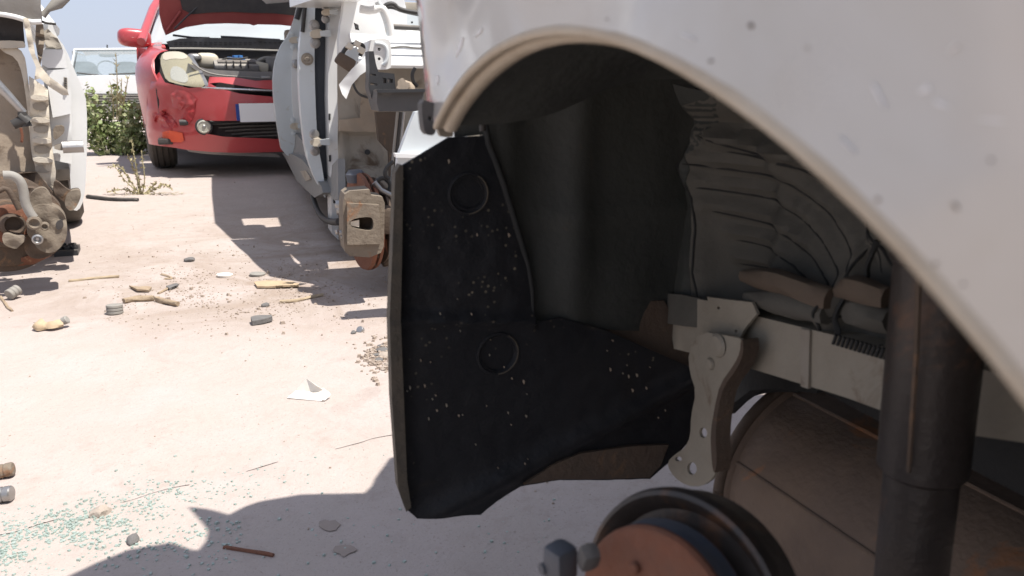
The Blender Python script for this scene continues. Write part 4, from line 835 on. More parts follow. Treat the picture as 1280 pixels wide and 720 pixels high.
# wings and flanks
for s in (-1, 1):
    def fs(y, z, s=s): return (s * (.872 - .09 * max(0, (z - .55)) ** 1.3 - .02 * max(0, .45 - z)), y, z)
    def fw(y, v, s=s):
        zc = .84 + .10 * (y - .45) / .85; yy_ = max(.05, min(.66, y - .02)); r0 = min(.862, .872 * (1 - (1 - yy_ / .86) ** (1 / .44)) ** .4 - .004)
        if v < .68: return (s * (r0 - .02 * max(0, .45 - v)), y, v)
        a = (v - .68) / .28 * math.pi / 2; return (s * (r0 - .17 * (1 - math.cos(a))), y, .68 + (zc - .68) * math.sin(a))
    sheet('front_wing', [(.30, .62), (.30, .42), (.56, .34)] + [(.93 + .36 * math.cos(R(a)), .30 + .36 * math.sin(R(a))) for a in range(165, 14, -15)] + [(1.30, .28), (1.30, .97), (.50, .97), (.42, .85), (.34, .70)], fw, .012, M['red'], RC, step=.045, tdir=(-s, 0, 0))
    box('wheel_liner', (s * .55, .93, .52), (.12, .80, .50), M['engdark'], RC, bev=.02)
    sheet('door', [(1.31, .28), (2.35, .28), (2.35, .95), (1.31, .93)], fs, .012, M['red'], RC, step=.1, tdir=(-s, 0, 0))
    sheet('rear_door', [(2.36, .28), (3.1, .28), (3.2, .5), (3.35, .66), (3.35, 1.0), (2.36, .95)], fs, .012, M['red'], RC, step=.1, tdir=(-s, 0, 0))
    sheet('rear_wing', [(3.36, .66), (3.7, .66), (3.95, .5), (4.0, .3), (4.35, .35), (4.35, 1.0), (3.36, 1.0)], fs, .012, M['red'], RC, step=.1, tdir=(-s, 0, 0))
    tube('screen_pillar', [(s * .80, .98, .92), (s * .70, 1.5, 1.2), (s * .58, 2.05, 1.43)], .032, M['red'], RC, n=10)
    tube('roof_rail', [(s * .58, 2.05, 1.43), (s * .56, 2.7, 1.47), (s * .60, 3.4, 1.38), (s * .68, 4.2, 1.08)], .03, M['red'], RC, n=10)
    sheet('side_window', [(1.2, .94), (3.7, 1.0), (3.3, 1.36), (2.7, 1.44), (2.1, 1.40)], lambda y, z, s=s: (s * (.82 - .24 * (z - .94) / .5), y, z), .005, M['darkglass'], RC, tdir=(-s, 0, 0))
    for yy in (.93, 3.63):
        wc = Vector((s * .84, yy, .30))
        wh = lathe('wheel', [(0, .19), (-.0, .215), (.01, .255), (.02, .28), (.035, .293), (.06, .297), (.0605, .289), (.068, .289), (.0685, .298), (.10, .299), (.1005, .290), (.108, .290), (.1085, .299), (.14, .297), (.1405, .289), (.148, .289), (.1485, .296), (.17, .292), (.19, .27), (.195, .22)], wc, (-s, 0, 0), M['tyre'], RC, n=56)
        lathe('rim', [(.03, .20), (.005, .205), (.008, .192), (.03, .18), (.02, .10), (.004, .06), (.0, .03)], wc, (-s, 0, 0), M['steel'], wh, n=30)
# the mirror
mir = [RC.hit(x, y, 'y', 1.12) for x, y in ((168, 47.5),)][0]
def ellip(name, c, r, m, par, e=2.6, R_=None, nu=24, nv=14):
    V = []; F = []
    def sp(v, p): return math.copysign(abs(v) ** p, v)
    for j in range(nv + 1):
        ph = -math.pi / 2 + math.pi * j / nv
        for i in range(nu):
            th = 2 * math.pi * i / nu; k = 2 / e
            v = Vector((r[0] * sp(math.cos(ph), k) * sp(math.cos(th), k), r[1] * sp(math.cos(ph), k) * sp(math.sin(th), k), r[2] * sp(math.sin(ph), k)))
            if R_: v = R_ @ v
            V.append(Vector(c) + v)
    for j in range(nv):
        for i in range(nu): F.append((j * nu + i, j * nu + (i + 1) % nu, (j + 1) * nu + (i + 1) % nu, (j + 1) * nu + i))
    return mesh_obj(name, V, F, m, par, angle=80)
mm = ellip('door_mirror', mir, (.115, .075, .068), M['red'], RC, 3.2, rot('Y', 4) @ rot('Z', 10))
tube('mirror_foot', [mir + Vector((.09, .0, -.045)), mir + Vector((.14, .02, -.055)), mir + Vector((.2, .05, -.06))], .022, M['reddirty'], mm, n=10, flat=.6)
mm2 = ellip('door_mirror', (-mir.x, mir.y, mir.z), (.115, .075, .068), M['red'], RC, 3.2)
# bonnet standing open
def SH(x, z): return 1.02 - (z - .93) * .40 - .05 * (1 - (abs(x) / .75) ** 2)
hL = [(203, -40), (199, 0), (199, 18), (203, 34), (207, 44), (216, 40), (232, 34), (256, 30), (284, 29), (312, 30), (340, 32), (362, 34)]
lp = [(p.x, p.z) for p in (rc(x, y, SH) for x, y in hL)]; xr = 2 * 0
cx = 0.0
lpl = [q for q in lp if q[0] < -.02] 
hood = lpl + [(0, lp[-1][1] + .005)] + [(-a, b) for a, b in reversed(lpl)]
hood = [(-.70, 1.75)] + hood[1:-1] + [(.70, 1.75), (.4, 1.80), (-.4, 1.80)]
ho = sheet('bonnet', hood, lambda x, z: (x, SH(x, z), z), .02, M['redhood'], RC, step=.08, tdir=(0, 1, 0))
ins = [(p.x, p.z) for p in (rc(x, y, SH) for x, y in ((236, -30), (228, 12), (240, 18), (262, 16), (290, 15), (330, 18)))]
ins = [q for q in ins if q[0] < -.02]; ins = [(-.56, 1.6)] + ins[1:] + [(0, ins[-1][1] - .003)] + [(-a, b) for a, b in reversed(ins[1:])] + [(.56, 1.6)]
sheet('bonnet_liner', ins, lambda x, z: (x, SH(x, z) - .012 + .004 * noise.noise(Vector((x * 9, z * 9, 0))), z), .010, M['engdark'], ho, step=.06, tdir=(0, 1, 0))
tube('bonnet_rib', [Vector((p.x, SH(p.x, p.z) - .012, p.z)) for p in (rc(x, y, SH) for x, y in ((226, 14), (216, 28), (209, 38)))], .010, M['redhood'], ho, n=8)
tube('bonnet_stay', [RC.hit(x, y, 'y', .88) for x, y in ((218, 36), (232, 22), (250, 6), (262, -20))], .006, M['black'], RC, n=8)
# windscreen, cowl, engine bay
def SW(x, z): return 1.08 + (z - .9) * 1.75 + .12 * (abs(x) / .75) ** 2
sheet('windscreen', [(-.76, .92), (.76, .92), (.60, 1.42), (-.60, 1.42)], lambda x, z: (x, SW(x, z), z), .006, M['glass'], RC, step=.12, tdir=(0, 1, 0))
V = []; F = []
for y, z, xx in ((2.02, 1.42, .60), (2.4, 1.48, .58), (2.9, 1.47, .58), (3.5, 1.36, .62), (4.25, 1.05, .70), (4.4, .95, .70)): V += [(-xx, y, z), (-xx * .5, y, z + .02), (xx * .5, y, z + .02), (xx, y, z)]
for k in range(5):
    for j in range(3): F.append((k * 4 + j, k * 4 + j + 1, (k + 1) * 4 + j + 1, (k + 1) * 4 + j))
mesh_obj('roof', V, F, M['red'], RC)
box('rear_panel', (0, 4.38, .65), (1.6, .05, .7), M['red'], RC, bev=.02)
box('dash_top', (0, 1.55, .93), (1.4, .5, .05), M['engdark'], RC, bev=.02)
for s in (-1, 1):
    ellip('seat', (s * .38, 2.35, .92), (.22, .10, .34), M['engine'], RC, 3); ellip('headrest', (s * .38, 2.42, 1.25), (.12, .06, .09), M['engine'], RC, 3)
def cowl(name, q, y, th, m, **k): return plate(RC, name, q, 'y', y, th, m, **k)
cw = cowl('cowl', [(208, 52), (225, 48), (260, 47), (300, 48), (360, 50), (420, 54), (440, 66), (400, 64), (350, 62), (300, 61), (240, 60), (212, 60)], .90, .10, M['blackdusty'], step=.05)
for k in range(22):
    x = 218 + k * 6.2; cowl('cowl_slot', [(x, 52.5), (x + 3.6, 52.6), (x + 3.6, 54), (x, 54)], .897, .004, M['engdark'], parent=cw)
    if k < 16: cowl('cowl_slot', [(x, 55.2), (x + 3.6, 55.3), (x + 3.6, 56.6), (x, 56.6)], .897, .004, M['engdark'], parent=cw)
tube('cowl_seal', [RC.hit(x, y, 'y', .88) for x, y in ((212, 61), (240, 61), (300, 62), (360, 64), (420, 66))], .009, M['hose'], RC, n=8)
tube('wiper', [RC.hit(x, y, 'y', .96) for x, y in ((216, 44), (240, 47), (262, 47.5))], .008, M['black'], RC, n=6)
tube('wiper', [RC.hit(x, y, 'y', .96) for x, y in ((276, 46), (300, 47), (330, 49), (350, 50))], .009, M['black'], RC, n=6)
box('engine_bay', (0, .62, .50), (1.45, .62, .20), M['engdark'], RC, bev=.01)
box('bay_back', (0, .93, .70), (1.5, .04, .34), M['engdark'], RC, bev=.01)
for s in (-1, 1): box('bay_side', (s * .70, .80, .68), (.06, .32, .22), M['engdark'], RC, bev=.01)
ellip('reservoir', RC.hit(258, 76, 'y', .62), (.085, .06, .055), M['beigeplastic'], RC, 3)
lathe('reservoir_cap', [(0, .03), (.02, .03), (.022, .02)], RC.hit(258, 70.5, 'y', .62), (0, 0, 1), M['beigeplastic'], RC, n=16)
ec = box('engine_cover', RC.hit(295, 82, 'y', .52), (.30, .22, .055), M['engine'], RC, rot('X', 14), .014)
for dx in (-12, -3, 6, 15):
    box('cover_rib', RC.hit(295 + dx, 80.5, 'y', .41), (.008, .03, .05), M['engdark'], ec, rot('X', 14), .002)
box('coil_cover', RC.hit(296, 78.5, 'y', .50), (.26, .10, .03), M['blackdusty'], RC, rot('X', 10), .01)
for (x, y) in ((287, 73), (294, 71), (303, 73.5), (300, 71)): box('connector', RC.hit(x, y, 'y', .58), (.030, .03, .02), M['bluebit'], RC, rot('Z', x), .004)
for k, q in enumerate((((276, 76), (284, 72), (296, 74), (310, 72)), ((318, 80), (326, 74), (334, 72), (344, 74)), ((322, 84), (328, 77), (338, 74), (350, 73)), ((268, 84), (274, 88), (300, 89)))):
    tube('engine_hose', [RC.hit(x, y, 'y', .54) for x, y in q], .013 if k else .007, M['rubber' if k % 2 == 0 else 'hose'], RC, n=8, smooth_n=2)
box('air_box', RC.hit(326, 84, 'y', .52), (.10, .12, .07), M['beigeplastic'], RC, rot('Y', 10), .02)
box('battery', RC.hit(345, 80, 'y', .6), (.16, .16, .10), M['engine'], RC, bev=.012)
ellip('washer_neck', RC.hit(243, 72, 'y', .55), (.05, .04, .03), M['steel'], RC, 2.5)
def spx(x, z): return .10 + .42 * 0 + plan(x) * .35
cowl('slam_panel', [(232, 78), (244, 82), (262, 87), (300, 89), (350, 90), (420, 94), (420, 104), (350, 102), (300, 99), (275, 98), (262, 96), (250, 92)], .16, .16, M['engine'], rnd=1, step=.05)
cowl('slam_panel_edge', [(262, 95), (300, 99), (350, 102), (420, 105), (420, 108), (350, 105), (300, 102), (264, 98)], .14, .03, M['engdark'])
tube('cable', [RC.hit(x, y, 'y', .13) for x, y in ((240, 78), (252, 88), (270, 94), (300, 96), (330, 98))], .006, M['hose'], RC, n=6, smooth_n=2)
box('bonnet_catch', RC.hit(332, 97, 'y', .13), (.06, .03, .02), M['steel'], RC, bev=.004)
box('underside', (0, 2.2, .24), (1.5, 3.9, .04), M['engdark'], RC, bev=.01)

# ================================================================== pale car at the back
BC = Frame('parked_white_car', -8.15, 15.0, 22, 'small white saloon parked at the back behind the green weeds', 'car')
def SBK(x, z): return .25 * (abs(x) / .85) ** 3
def bp(name, q, y, th, m, **k): return plate(BC, name, q, 'y', y, th, m, **k)
bp('front_panel', [(84, 98), (90, 96), (130, 96), (196, 97), (202, 104), (202, 160), (84, 160)], 0, .10, M['white'], rnd=1)
hd_ = bp('bonnet', [(92, 94), (184, 94), (200, 101), (203, 106), (82, 106), (84, 100)], .1, .9, M['white'], rnd=1)
gr_ = bp('grille', [(106, 117), (190, 117), (190, 133), (106, 133)], -.03, .05, M['blackdusty'])
for k in range(5): bp('grille_slat', [(108, 118.5 + k * 3), (188, 118.5 + k * 3), (188, 119.8 + k * 3), (108, 119.8 + k * 3)], -.06, .03, M['hose'], parent=gr_)
bp('bumper', [(84, 135), (200, 135), (202, 139), (200, 141), (84, 141)], -.10, .12, M['hose'], rnd=1)
bp('lower_bumper', [(86, 141), (200, 141), (198, 158), (88, 158)], -.06, .10, M['blackdusty'])
for (a, b_) in ((88, 104), (192, 204)): bp('headlight', [(a, 118), (b_, 118), (b_, 132), (a, 132)], -.04, .05, M['lampglass'])
# cabin
wsx = [(87, 95), (98, 62), (175, 61), (188, 95)]
def cab(px, py, y): return BC.hit(px, py, 'y', y)
c = [cab(88, 95, .95), cab(192, 95, .95), cab(180, 61.5, 1.45), cab(93, 62, 1.45)]
sheet('windscreen', [(0, 0), (1, 0), (1, 1), (0, 1)], lambda a, b: c[0].lerp(c[1], a).lerp(c[3].lerp(c[2], a), b), .01, M['glassb'], BC, step=.25)
rp = []
for y, dz in ((1.45, 0), (1.6, .025), (2.2, .04), (2.9, .02), (3.3, -.05)): rp.append([Vector((c[3].x - .03, y, c[3].z + dz - .02)), Vector((c[3].x + .1, y, c[3].z + dz + .01)), Vector((c[2].x - .1, y, c[2].z + dz + .01)), Vector((c[2].x + .03, y, c[2].z + dz - .02))])
V = [p for r_ in rp for p in r_]; F = [(k * 4 + j, k * 4 + j + 1, k * 4 + j + 5, k * 4 + j + 4) for k in range(4) for j in range(3)]
mesh_obj('roof', V, F, M['white'], BC)
tube('screen_frame', [c[0], c[3], c[2], c[1]], .025, M['white'], BC, n=8); tube('screen_seal', [c[0] + Vector((.04, -.01, .02)), c[3] + Vector((.05, -.01, -.03)), c[2] + Vector((-.05, -.01, -.03)), c[1] + Vector((-.04, -.01, .02))], .012, M['rubber'], BC, n=6)
for s, cc in ((0, c[0]), (1, c[1])):
    x = cc.x; sheet('flank', [(.1, .2), (4.0, .2), (4.0, cc.z), (.1, cc.z - .05)], lambda y, z, x=x: (x, y, z), .03, M['white'], BC, tdir=(1 if s == 0 else -1, 0, 0))
    sheet('side_window', [(1.0, cc.z), (3.8, cc.z), (3.3, c[3].z - .05), (1.45, c[3].z - .03)], lambda y, z, x=x: (x + (.03 if s == 0 else -.03), y, z), .01, M['darkglass'], BC, tdir=(1 if s == 0 else -1, 0, 0))
for (x, y) in ((106, 84), (160, 84)): ellip('seat', cab(x, y + 6, 2.0), (.26, .1, .22), M['hose'], BC, 3); ellip('headrest', cab(x, y - 1, 2.0), (.13, .06, .08), M['hose'], BC, 3)
tube('steering_wheel', [cab(134, 86, 1.5) + Vector((.19 * math.cos(a * .35), 0, .16 * math.sin(a * .35))) for a in range(19)], .012, M['hose'], BC, n=6)
tube('wiper', [cab(96, 91, .92), cab(112, 93, .92), cab(124, 94, .92)], .014, M['rubber'], BC, n=6); tube('wiper', [cab(136, 93, .92), cab(160, 92, .92), cab(178, 91, .92)], .014, M['rubber'], BC, n=6)
ellip('rear_view_mirror', cab(134, 69, 1.4), (.16, .03, .04), M['hose'], BC, 3)
tube('aerial', [cab(134, 60, 1.6), cab(134, 56, 1.6)], .015, M['rubber'], BC, n=6)
for s in (-.72, .72): lathe('wheel', [(0, .17), (0, .25), (.03, .29), (.15, .29), (.18, .25)], (s - (.09 if s > 0 else -.09), .8, .29), (1 if s > 0 else -1, 0, 0), M['tyre'], BC, n=24)

# ================================================================== plants
def blob_leaf(V, F, c, d, up, l, w_):
    s = d.cross(up).normalized(); b = len(V)
    V += [c, c + d * l * .4 + s * w_ + up * l * .05, c + d * l, c + d * l * .4 - s * w_ + up * l * .05]; F += [(b, b + 1, b + 2), (b, b + 2, b + 3)]
def rv(): return Vector((random.gauss(0, 1), random.gauss(0, 1), random.gauss(0, 1))).normalized()
def root_at(name, loc, label, cat, group=None):
    e = bpy.data.objects.new(name, None); e.location = loc; e.empty_display_size = .1; col.objects.link(e); tag(e, label, cat, group); return e
random.seed(11)
b0 = G(146, 193); bu = root_at('weed_bush', b0, 'leafy green weeds growing between the wrecked car and the red car', 'weeds')
BS = (b0 - Vector((0, 0, CAM_H))).length / FPX             # metres per pixel there
V1 = []; F1 = []; V2 = []; F2 = []; stems = []
def bush_h(u):                                     # silhouette of the clump across its width
    return 60 - 20 * abs(u) ** 2 + 10 * noise.noise(Vector((u * 4, 0, 0)))
for k in range(48):
    u = random.uniform(-1, 1); x = u * 40 * BS; y = random.uniform(-.16, .22); h = bush_h(u) * BS * random.uniform(.35, 1.2)
    bx = x * .5; p0 = Vector((bx, y * .6, 0)); p1 = Vector((x, y, h)); mid = p0.lerp(p1, .5) + Vector((random.gauss(0, .02), 0, .03)); stems.append((p0, mid, p1))
    for j in range(64):
        t = random.random() ** .75; q = p0.lerp(mid, t * 2) if t < .5 else mid.lerp(p1, t * 2 - 1)
        q = q + Vector((random.gauss(0, .03), random.gauss(0, .03), random.gauss(0, .022))); q.z = max(q.z, .01)
        d = rv(); d.z = abs(d.z) * .4; d.normalize(); l = random.uniform(.022, .058)
        tgt = (V2, F2) if random.random() < .38 else (V1, F1); blob_leaf(*tgt, q, d, rv(), l, l * .42)
mesh_obj('foliage', V1, F1, M['leaf'], bu, smooth=False); mesh_obj('pale_foliage', V2, F2, M['leaf2'], bu, smooth=False)
for a in stems[:26]: tube('stem', a, [.005, .004, .002], M['leaf2'], bu, n=5)
V = []; F = []
for (top, bot) in ((( 145, 68), (146, 150)), ((152, 100), (148, 150)), ((138, 104), (142, 150)), ((160, 96), (150, 145))):
    d_ = ray(*top); kk = (b0.y - .02) / d_.y; tp = Vector((0, 0, CAM_H)) + d_ * kk - b0; d_ = ray(*bot); kk = (b0.y - .02) / d_.y; bt = Vector((0, 0, CAM_H)) + d_ * kk - b0
    tube('seed_stalk', [bt, bt.lerp(tp, .5) + Vector((.01, 0, 0)), tp], [.006, .005, .003], M['drystem'], bu, n=5)
    for j in range(26):
        t = random.uniform(.2, 1); q = bt.lerp(tp, t); d = Vector((random.gauss(0, .5), random.gauss(0, .5), random.uniform(.3, 1))).normalized(); l = random.uniform(.03, .085) * (1.2 - t * .5)
        blob_leaf(V, F, q, d, rv(), l, l * .10)
mesh_obj('stalk_leaves', V, F, M['drystem'], bu, smooth=False)
# dry weed in the open
b1 = G(176, 243); dw = root_at('dry_weed', b1, 'dry spindly weed standing alone on the open ground', 'weed')
S1 = (b1 - Vector((0, 0, CAM_H))).length / FPX; V = []; F = []
for q in (((0, 0), (-1, -28), (-3, -60)), ((-2, 0), (-10, -15), (-18, -32), (-31, -30)), ((2, 0), (8, -16), (6, -46)), ((4, 0), (18, -8), (30, -12), (34, -8)), ((-4, 0), (-16, -6), (-34, -4)), ((0, 0), (-14, -14), (-26, -28)), ((3, 0), (12, -10), (22, -14)), ((-1, 0), (-6, -20), (-4, -44))):
    P = [Vector((x * S1, random.gauss(0, .008) + (0 if i == 0 else .02 * random.uniform(-2, 2)), -y * S1)) for i, (x, y) in enumerate(q)]
    tube('stem', P, [.004] + [.003] * (len(P) - 2) + [.0015], M['drystem'], dw, n=5, smooth_n=2)
    for j in range(20 * len(P)):
        i = random.randrange(len(P) - 1); c = P[i].lerp(P[i + 1], random.random()); d = rv(); l = random.uniform(.008, .026); blob_leaf(V, F, c, d, rv(), l, l * .25)
mesh_obj('dry_leaves', V, F, M['drystem'], dw, smooth=False)
V = []; F = []
for j in range(60):
    c = Vector((random.uniform(-.16, .24), random.gauss(0, .03), .004)); d = rv(); d.z = .05; blob_leaf(V, F, c, d.normalized(), Vector((0, 0, 1)), random.uniform(.02, .05), .003)
mesh_obj('fallen_leaves', V, F, M['drystem'], dw, smooth=False)

# ================================================================== litter
def T(o, label, cat, group=None): return tag(o, label, cat, group)
def flatbit(name, q, th, m, label, cat, lift=.002, warp=.004, step=.01):
    P = [G(x, y) for x, y in q]; cz = sum((gz(p.x, p.y) for p in P)) / len(P) + lift
    return T(sheet(name, [(p.x, p.y) for p in P], lambda a, b: (a, b, gz(a, b) + lift + th + warp * (.5 + noise.noise(Vector((a * 30, b * 30, th * 99))))), th, m, None, step=step, tdir=(0, 0, -1)), label, cat)
def stick(name, q, r, m, label, cat, lift=0, rough=.5, n=8):
    P = [G(x, y) + Vector((0, 0, r * .8 + lift)) for x, y in q]; return T(tube(name, P, r, m, None, n=n, smooth_n=2, rough=rough), label, cat)
stick('black_strip', ((110, 248), (128, 250), (150, 252), (173, 252)), .012, M['black'], 'flat black strip lying on the ground beside the dry weed', 'trim strip', rough=.2)
stick('rusty_rod', ((280, 686), (300, 689), (322, 692), (342, 696)), .0028, M['rust'], 'thin rusty rod lying in the shadow of the near car', 'rod', rough=.2)
br_ = root_at('bark_branch', G(188, 380), 'broken bark branch in two pieces below the loose soil', 'branch')
for q, r in ((((155, 380), (168, 377), (182, 377), (193, 376)), .009), (((196, 377), (206, 380), (215, 382), (223, 383)), .008)):
    tube('branch_piece', [G(x, y) - G(188, 380) + Vector((0, 0, r)) for x, y in q], r, M['wood'], br_, n=8, smooth_n=1, rough=.6)
stick('pale_twig', ((86, 353), (110, 350), (130, 348), (149, 347)), .005, M['drywood'], 'long pale twig lying left of the bark branch', 'twig')
stick('pale_twig', ((350, 379), (368, 378), (388, 373), (404, 370)), .005, M['drywood'], 'long pale twig lying right of the bark branch', 'twig')
stick('small_twig', ((198, 368), (206, 364), (212, 361)), .004, M['wood'], 'short dark twig just above the bark branch', 'twig')
stick('curled_twig', ((202, 344), (212, 347), (216, 350), (206, 350)), .004, M['wood'], 'small curled dark twig above the bark pieces', 'twig')
stick('forked_twig', ((0, 371), (5, 378), (10, 386), (16, 390)), .004, M['wood'], 'dark twig at the left edge beside a grey plug', 'twig')
flatbit('bark_flake', ((162, 361), (176, 362), (190, 362), (186, 366), (172, 366)), .006, M['wood'], 'thin bark flake lying above the bark branch', 'bark')
flatbit('dark_flake', ((208, 360), (220, 357), (224, 359), (212, 364)), .005, M['darkstone'], 'dark flake lying near the bark flake', 'flake')
flatbit('flat_shard', ((314, 404), (318, 402), (340, 401), (341, 403), (330, 406), (316, 408)), .012, M['darkstone'], 'flat dark shard lying alone in the sun', 'shard')
flatbit('cardboard_scrap', ((318, 356), (330, 354), (352, 353), (374, 357), (372, 360), (345, 361), (322, 361)), .006, M['cloth'], 'tan cardboard scrap at the shadow edge', 'cardboard')
pp = root_at('paper_sheet', G(385, 488), 'white folded paper sheet lying on the sunny ground', 'paper')
g0 = G(385, 488)
def pl3(name, q, zz): 
    P = [G(x, y, z) - g0 for (x, y), z in zip(q, zz)]; V = P + [p - Vector((0, 0, .0015)) for p in P]; n = len(P)
    mesh_obj(name, V, [tuple(range(n)), tuple(range(2 * n - 1, n - 1, -1))] + [(i, (i + 1) % n, (i + 1) % n + n, i + n) for i in range(n)], M['paper'], pp, smooth=False)
pl3('lower_leaf', ((359, 497), (402, 501), (412, 491), (404, 485), (370, 488)), (.004, .004, .005, .01, .008)); pl3('raised_fold', ((370, 487), (383, 473), (394, 481), (404, 487), (390, 491)), (.010, .034, .026, .014, .006))
pl3('torn_corner', ((402, 499), (412, 490), (414, 493), (406, 500)), (.008, .016, .010, .006))
# black tray by the rusty hub
tr = root_at('plastic_tray', G(84, 318), 'black plastic tray with round cells beside the rusty hub', 'tray'); g1 = G(84, 318); s1 = (g1 - Vector((0, 0, CAM_H))).length / FPX
sheet('tray_body', [(p.x - g1.x, p.y - g1.y) for p in (G(68, 322), G(98, 320), G(101, 312), G(74, 313))], lambda a, b: (a, b, .022), .02, M['black'], tr, tdir=(0, 0, -1))
for (x, y) in ((76, 319), (86, 318.5), (95, 318), (80, 315.5), (92, 315)):
    p = G(x, y) - g1; lathe('cell', [(.022, .013), (.034, .014), (.034, .010), (.022, .009)], (p.x, p.y, 0), (0, 0, 1), M['black'], tr, n=14, hole=True)
# cap, caps and plugs
def plug(name, x, y, r, l, ax, m, label, cat, ribs=3):
    g = G(x, y); prof = []
    for k in range(ribs): prof += [(l * k / ribs, r * .9), (l * (k + .15) / ribs, r), (l * (k + .8) / ribs, r), (l * (k + .95) / ribs, r * .88)]
    a = Vector(ax).normalized(); o = lathe(name, [(0, r * .5)] + prof + [(l, r * .5)], Vector((g.x, g.y, gz(g.x, g.y) + (r if abs(a.z) < .5 else .0))), ax, m, None, n=20); return T(o, label, cat)
plug('rubber_cap', 144, 393, .0215, .026, (0, .1, 1), M['hose'], 'round grey ribbed cap standing by the bark branch', 'cap')
plug('grey_plug', 12, 376, .016, .035, (.3, 1, .3), M['hose'], 'grey cylindrical plug beside the forked twig', 'plug')
plug('rusty_bush', -4, 597, .0115, .026, (1, .35, .1), M['caliper'], 'rusty brown bush, the upper of two at the left edge', 'bush', 2)
plug('steel_plug', -4, 628, .012, .024, (1, .2, .05), M['steel'], 'shiny grey plug below the rusty bush', 'plug', 2)
plug('bottle_top', 452, 414, .010, .012, (-.3, -.6, .5), M['steel'], 'small pale cap near the black liner, above the rubble', 'cap', 1)
for (x, y, lb) in ((281, 345, 'pale round disc left of the middle car shadow'), (322, 344, 'greyer round disc inside the middle car shadow')):
    g = G(x, y); T(lathe('flat_disc', [(0, .025), (.006, .026), (.008, .022)], (g.x, g.y, gz(g.x, g.y) + .001), (.05, .05, 1), M['paper' if x < 300 else 'hose'], None, n=22), lb, 'disc')
cr = root_at('crushed_bottle', G(64, 412), 'crushed tan plastic bottle with a grey cap', 'bottle'); g2 = G(64, 412)
tube('bottle_body', [G(x, y) - g2 + Vector((0, 0, z)) for x, y, z in ((43, 413, .012), (50, 414, .018), (58, 413, .012), (68, 413, .016), (80, 411, .014))], [.006, .018, .010, .015, .010], M['cloth'], cr, n=12, smooth_n=2, rough=.5, flat=.6)
lathe('bottle_cap', [(0, .010), (.012, .011), (.014, .008)], G(80, 410) - g2 + Vector((0, 0, .018)), (1, .2, .5), M['hose'], cr, n=14)
# stones
def stone(name, x, y, r, m, label=None, sq=.6, seed=0):
    g = G(x, y); bm = bmesh.new(); bmesh.ops.create_icosphere(bm, subdivisions=2, radius=r)
    for v in bm.verts: v.co *= 1 + .35 * noise.noise(v.co / r * 1.3 + Vector((seed * 7, 0, 0))); v.co.z *= sq; v.co.x *= 1.25
    me = bpy.data.meshes.new(name); bm.to_mesh(me); bm.free(); o = finish(name, me, m, None, angle=40); o.location = (g.x, g.y, gz(g.x, g.y) + r * sq * .35); o.rotation_euler = (0, 0, seed); 
    return T(o, label, 'stone') if label else o
stone('pale_stone', 127, 643, .0115, M['stone'], 'pale brown stone on the edge of the broken glass', .8, 1)
stone('dark_stone', 166, 677, .009, M['darkstone'], 'dark round stone on the edge of the near car shadow', .8, 2)
stone('dark_stone', 237, 327, .018, M['darkstone'], 'dark stone left of the middle car shadow above the bark flake', .6, 3)
stone('dark_stone', 332, 383, .010, M['darkstone'], 'small dark stone above the flat shard', .8, 4)
stone('dark_stone', 442, 417, .007, M['darkstone'], 'small dark stone left of the pale cap', .8, 5)
random.seed(5)
for k, (x, y, r) in enumerate(((478, 440, .014), (484, 446, .016), (474, 452, .010), (488, 458, .013), (470, 446, .008), (480, 462, .009), (476, 434, .008))): 
    o = stone('rubble_stone', x, y, r, M['stone'] if k % 2 else M['darkstone'], None, .5, k + 9); tag(o, ('dark flat rubble stone on the broken edge by the liner', 'brown rubble stone in the middle of the broken edge', 'small grey rubble stone left of the black liner', 'brown rubble stone lowest and closest to the liner', 'tiny grey rubble stone at the left of the broken edge', 'small brown rubble stone at the foot of the broken edge', 'tiny dark rubble stone topmost on the broken edge')[k], 'stone', 'rubble beside the liner')
# stains
for k, (x, y) in enumerate(((412, 657), (430, 688))):
    q = [(x + (14 + 6 * noise.noise(Vector((a, k, 0)) * 1.7)) * math.cos(a * .524), y + (6 + 4 * noise.noise(Vector((a, k, 5)) * 1.7)) * math.sin(a * .524)) for a in range(12)]
    o = flatbit('oil_stain', q, .0006, M['stain'], None, None, .0008, .0002); tag(o, kind='structure')
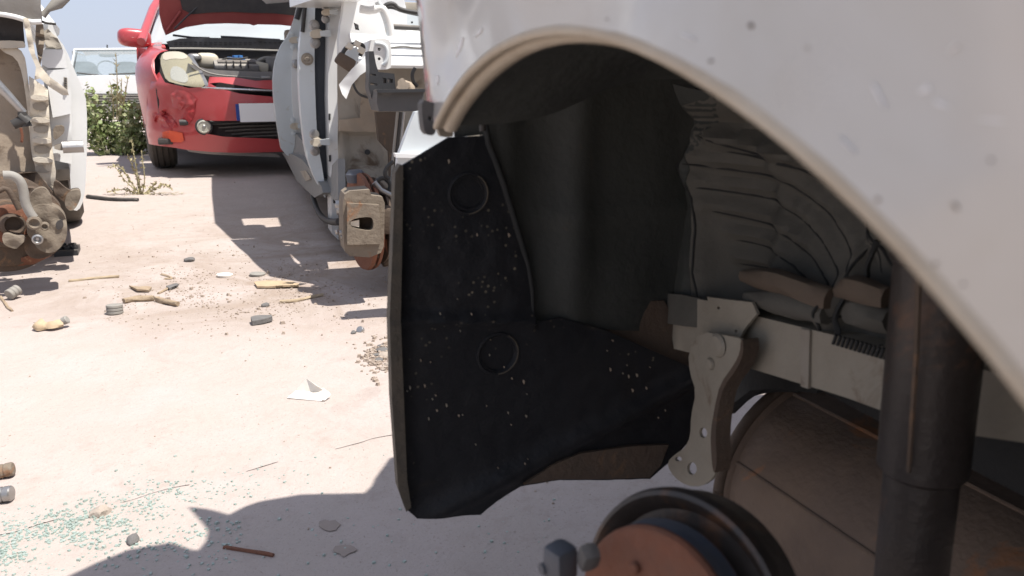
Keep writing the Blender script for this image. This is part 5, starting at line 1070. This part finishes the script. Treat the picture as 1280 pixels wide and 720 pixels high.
# loose grit, soil crumbs and broken glass: nobody could count them
def scatter(name, m, n, fn, label, cat, kind3=True):
    V = []; F = []
    for k in range(n):
        r = fn()
        if not r: continue
        x, y, s = r; z = gz(x, y); b = len(V); a = random.random() * 3.1; ca, sa = math.cos(a), math.sin(a); e = random.uniform(.6, 1.5); h = s * random.uniform(.5, 1.0)
        for (u, v, w__) in ((-1, -1, 0), (1, -1, 0), (1, 1, 0), (-1, 1, 0), (-.7, -.8, 1), (.8, -.7, 1), (.6, .8, 1), (-.8, .6, 1)):
            u *= s * e * random.uniform(.35, .6); v *= s * random.uniform(.35, .6); V.append((x + u * ca - v * sa, y + u * sa + v * ca, z - .001 + w__ * h))
        F += [(b, b + 3, b + 2, b + 1), (b + 4, b + 5, b + 6, b + 7), (b, b + 1, b + 5, b + 4), (b + 1, b + 2, b + 6, b + 5), (b + 2, b + 3, b + 7, b + 6), (b + 3, b, b + 4, b + 7)]
    o = mesh_obj(name, V, F, m, None, smooth=False); tag(o, label, cat, kind='stuff'); return o
def fg():
    x = random.gauss(60, 115); y = 690 - (x + 20) * .28 + random.gauss(0, 17)
    if random.random() < .16: x = random.uniform(90, 300); y = random.gauss(675, 22)
    if random.random() < .05: x = random.uniform(150, 700); y = random.uniform(560, 720)
    if x < -150 or y < 560: return None
    if noise.noise(Vector((x * .02, y * .04, 0))) < -.12 and random.random() < .8: return None
    g = G(x, y); return g.x, g.y, random.uniform(.0018, .0046)
scatter('broken_glass', M['glassbit'], 2600, fg, 'green crumbs of broken window glass', 'broken glass')
def fs1():
    x = random.gauss(300, 105); y = random.gauss(362, 27)
    if y < 240 or x > 520 or (x < 130 and random.random() < .7): return None
    if noise.noise(Vector((x * .015, y * .05, 3))) < -.05 and random.random() < .75: return None
    g = G(x, y); return g.x, g.y, random.uniform(.0015, .0045) * (2.2 if random.random() < .04 else 1)
M['soil'] = mat('loose soil', (.27, .21, .165), .95, 0, (.42, .35, .29), 90, .6, bump=.3)
scatter('soil_crumbs', M['soil'], 3400, fs1, 'loose soil crumbs scattered across the yard', 'soil')
def fs2():
    x = random.uniform(-1, 1) * 2.0 - .9; y = random.uniform(.75, 6.8) ; g = Vector((x, y)); return x, y, random.uniform(.0012, .0035) * (1 + y * .15)
scatter('grit', M['soil'], 900, fs2, 'small grit lying on the dusty concrete', 'grit')
def fs3():
    g = G(random.gauss(474, 12), random.gauss(447, 12)); return g.x, g.y, random.uniform(.003, .009)
scatter('broken_concrete', M['soil'], 260, fs3, 'crumbled earth at the broken edge by the black liner', 'soil')
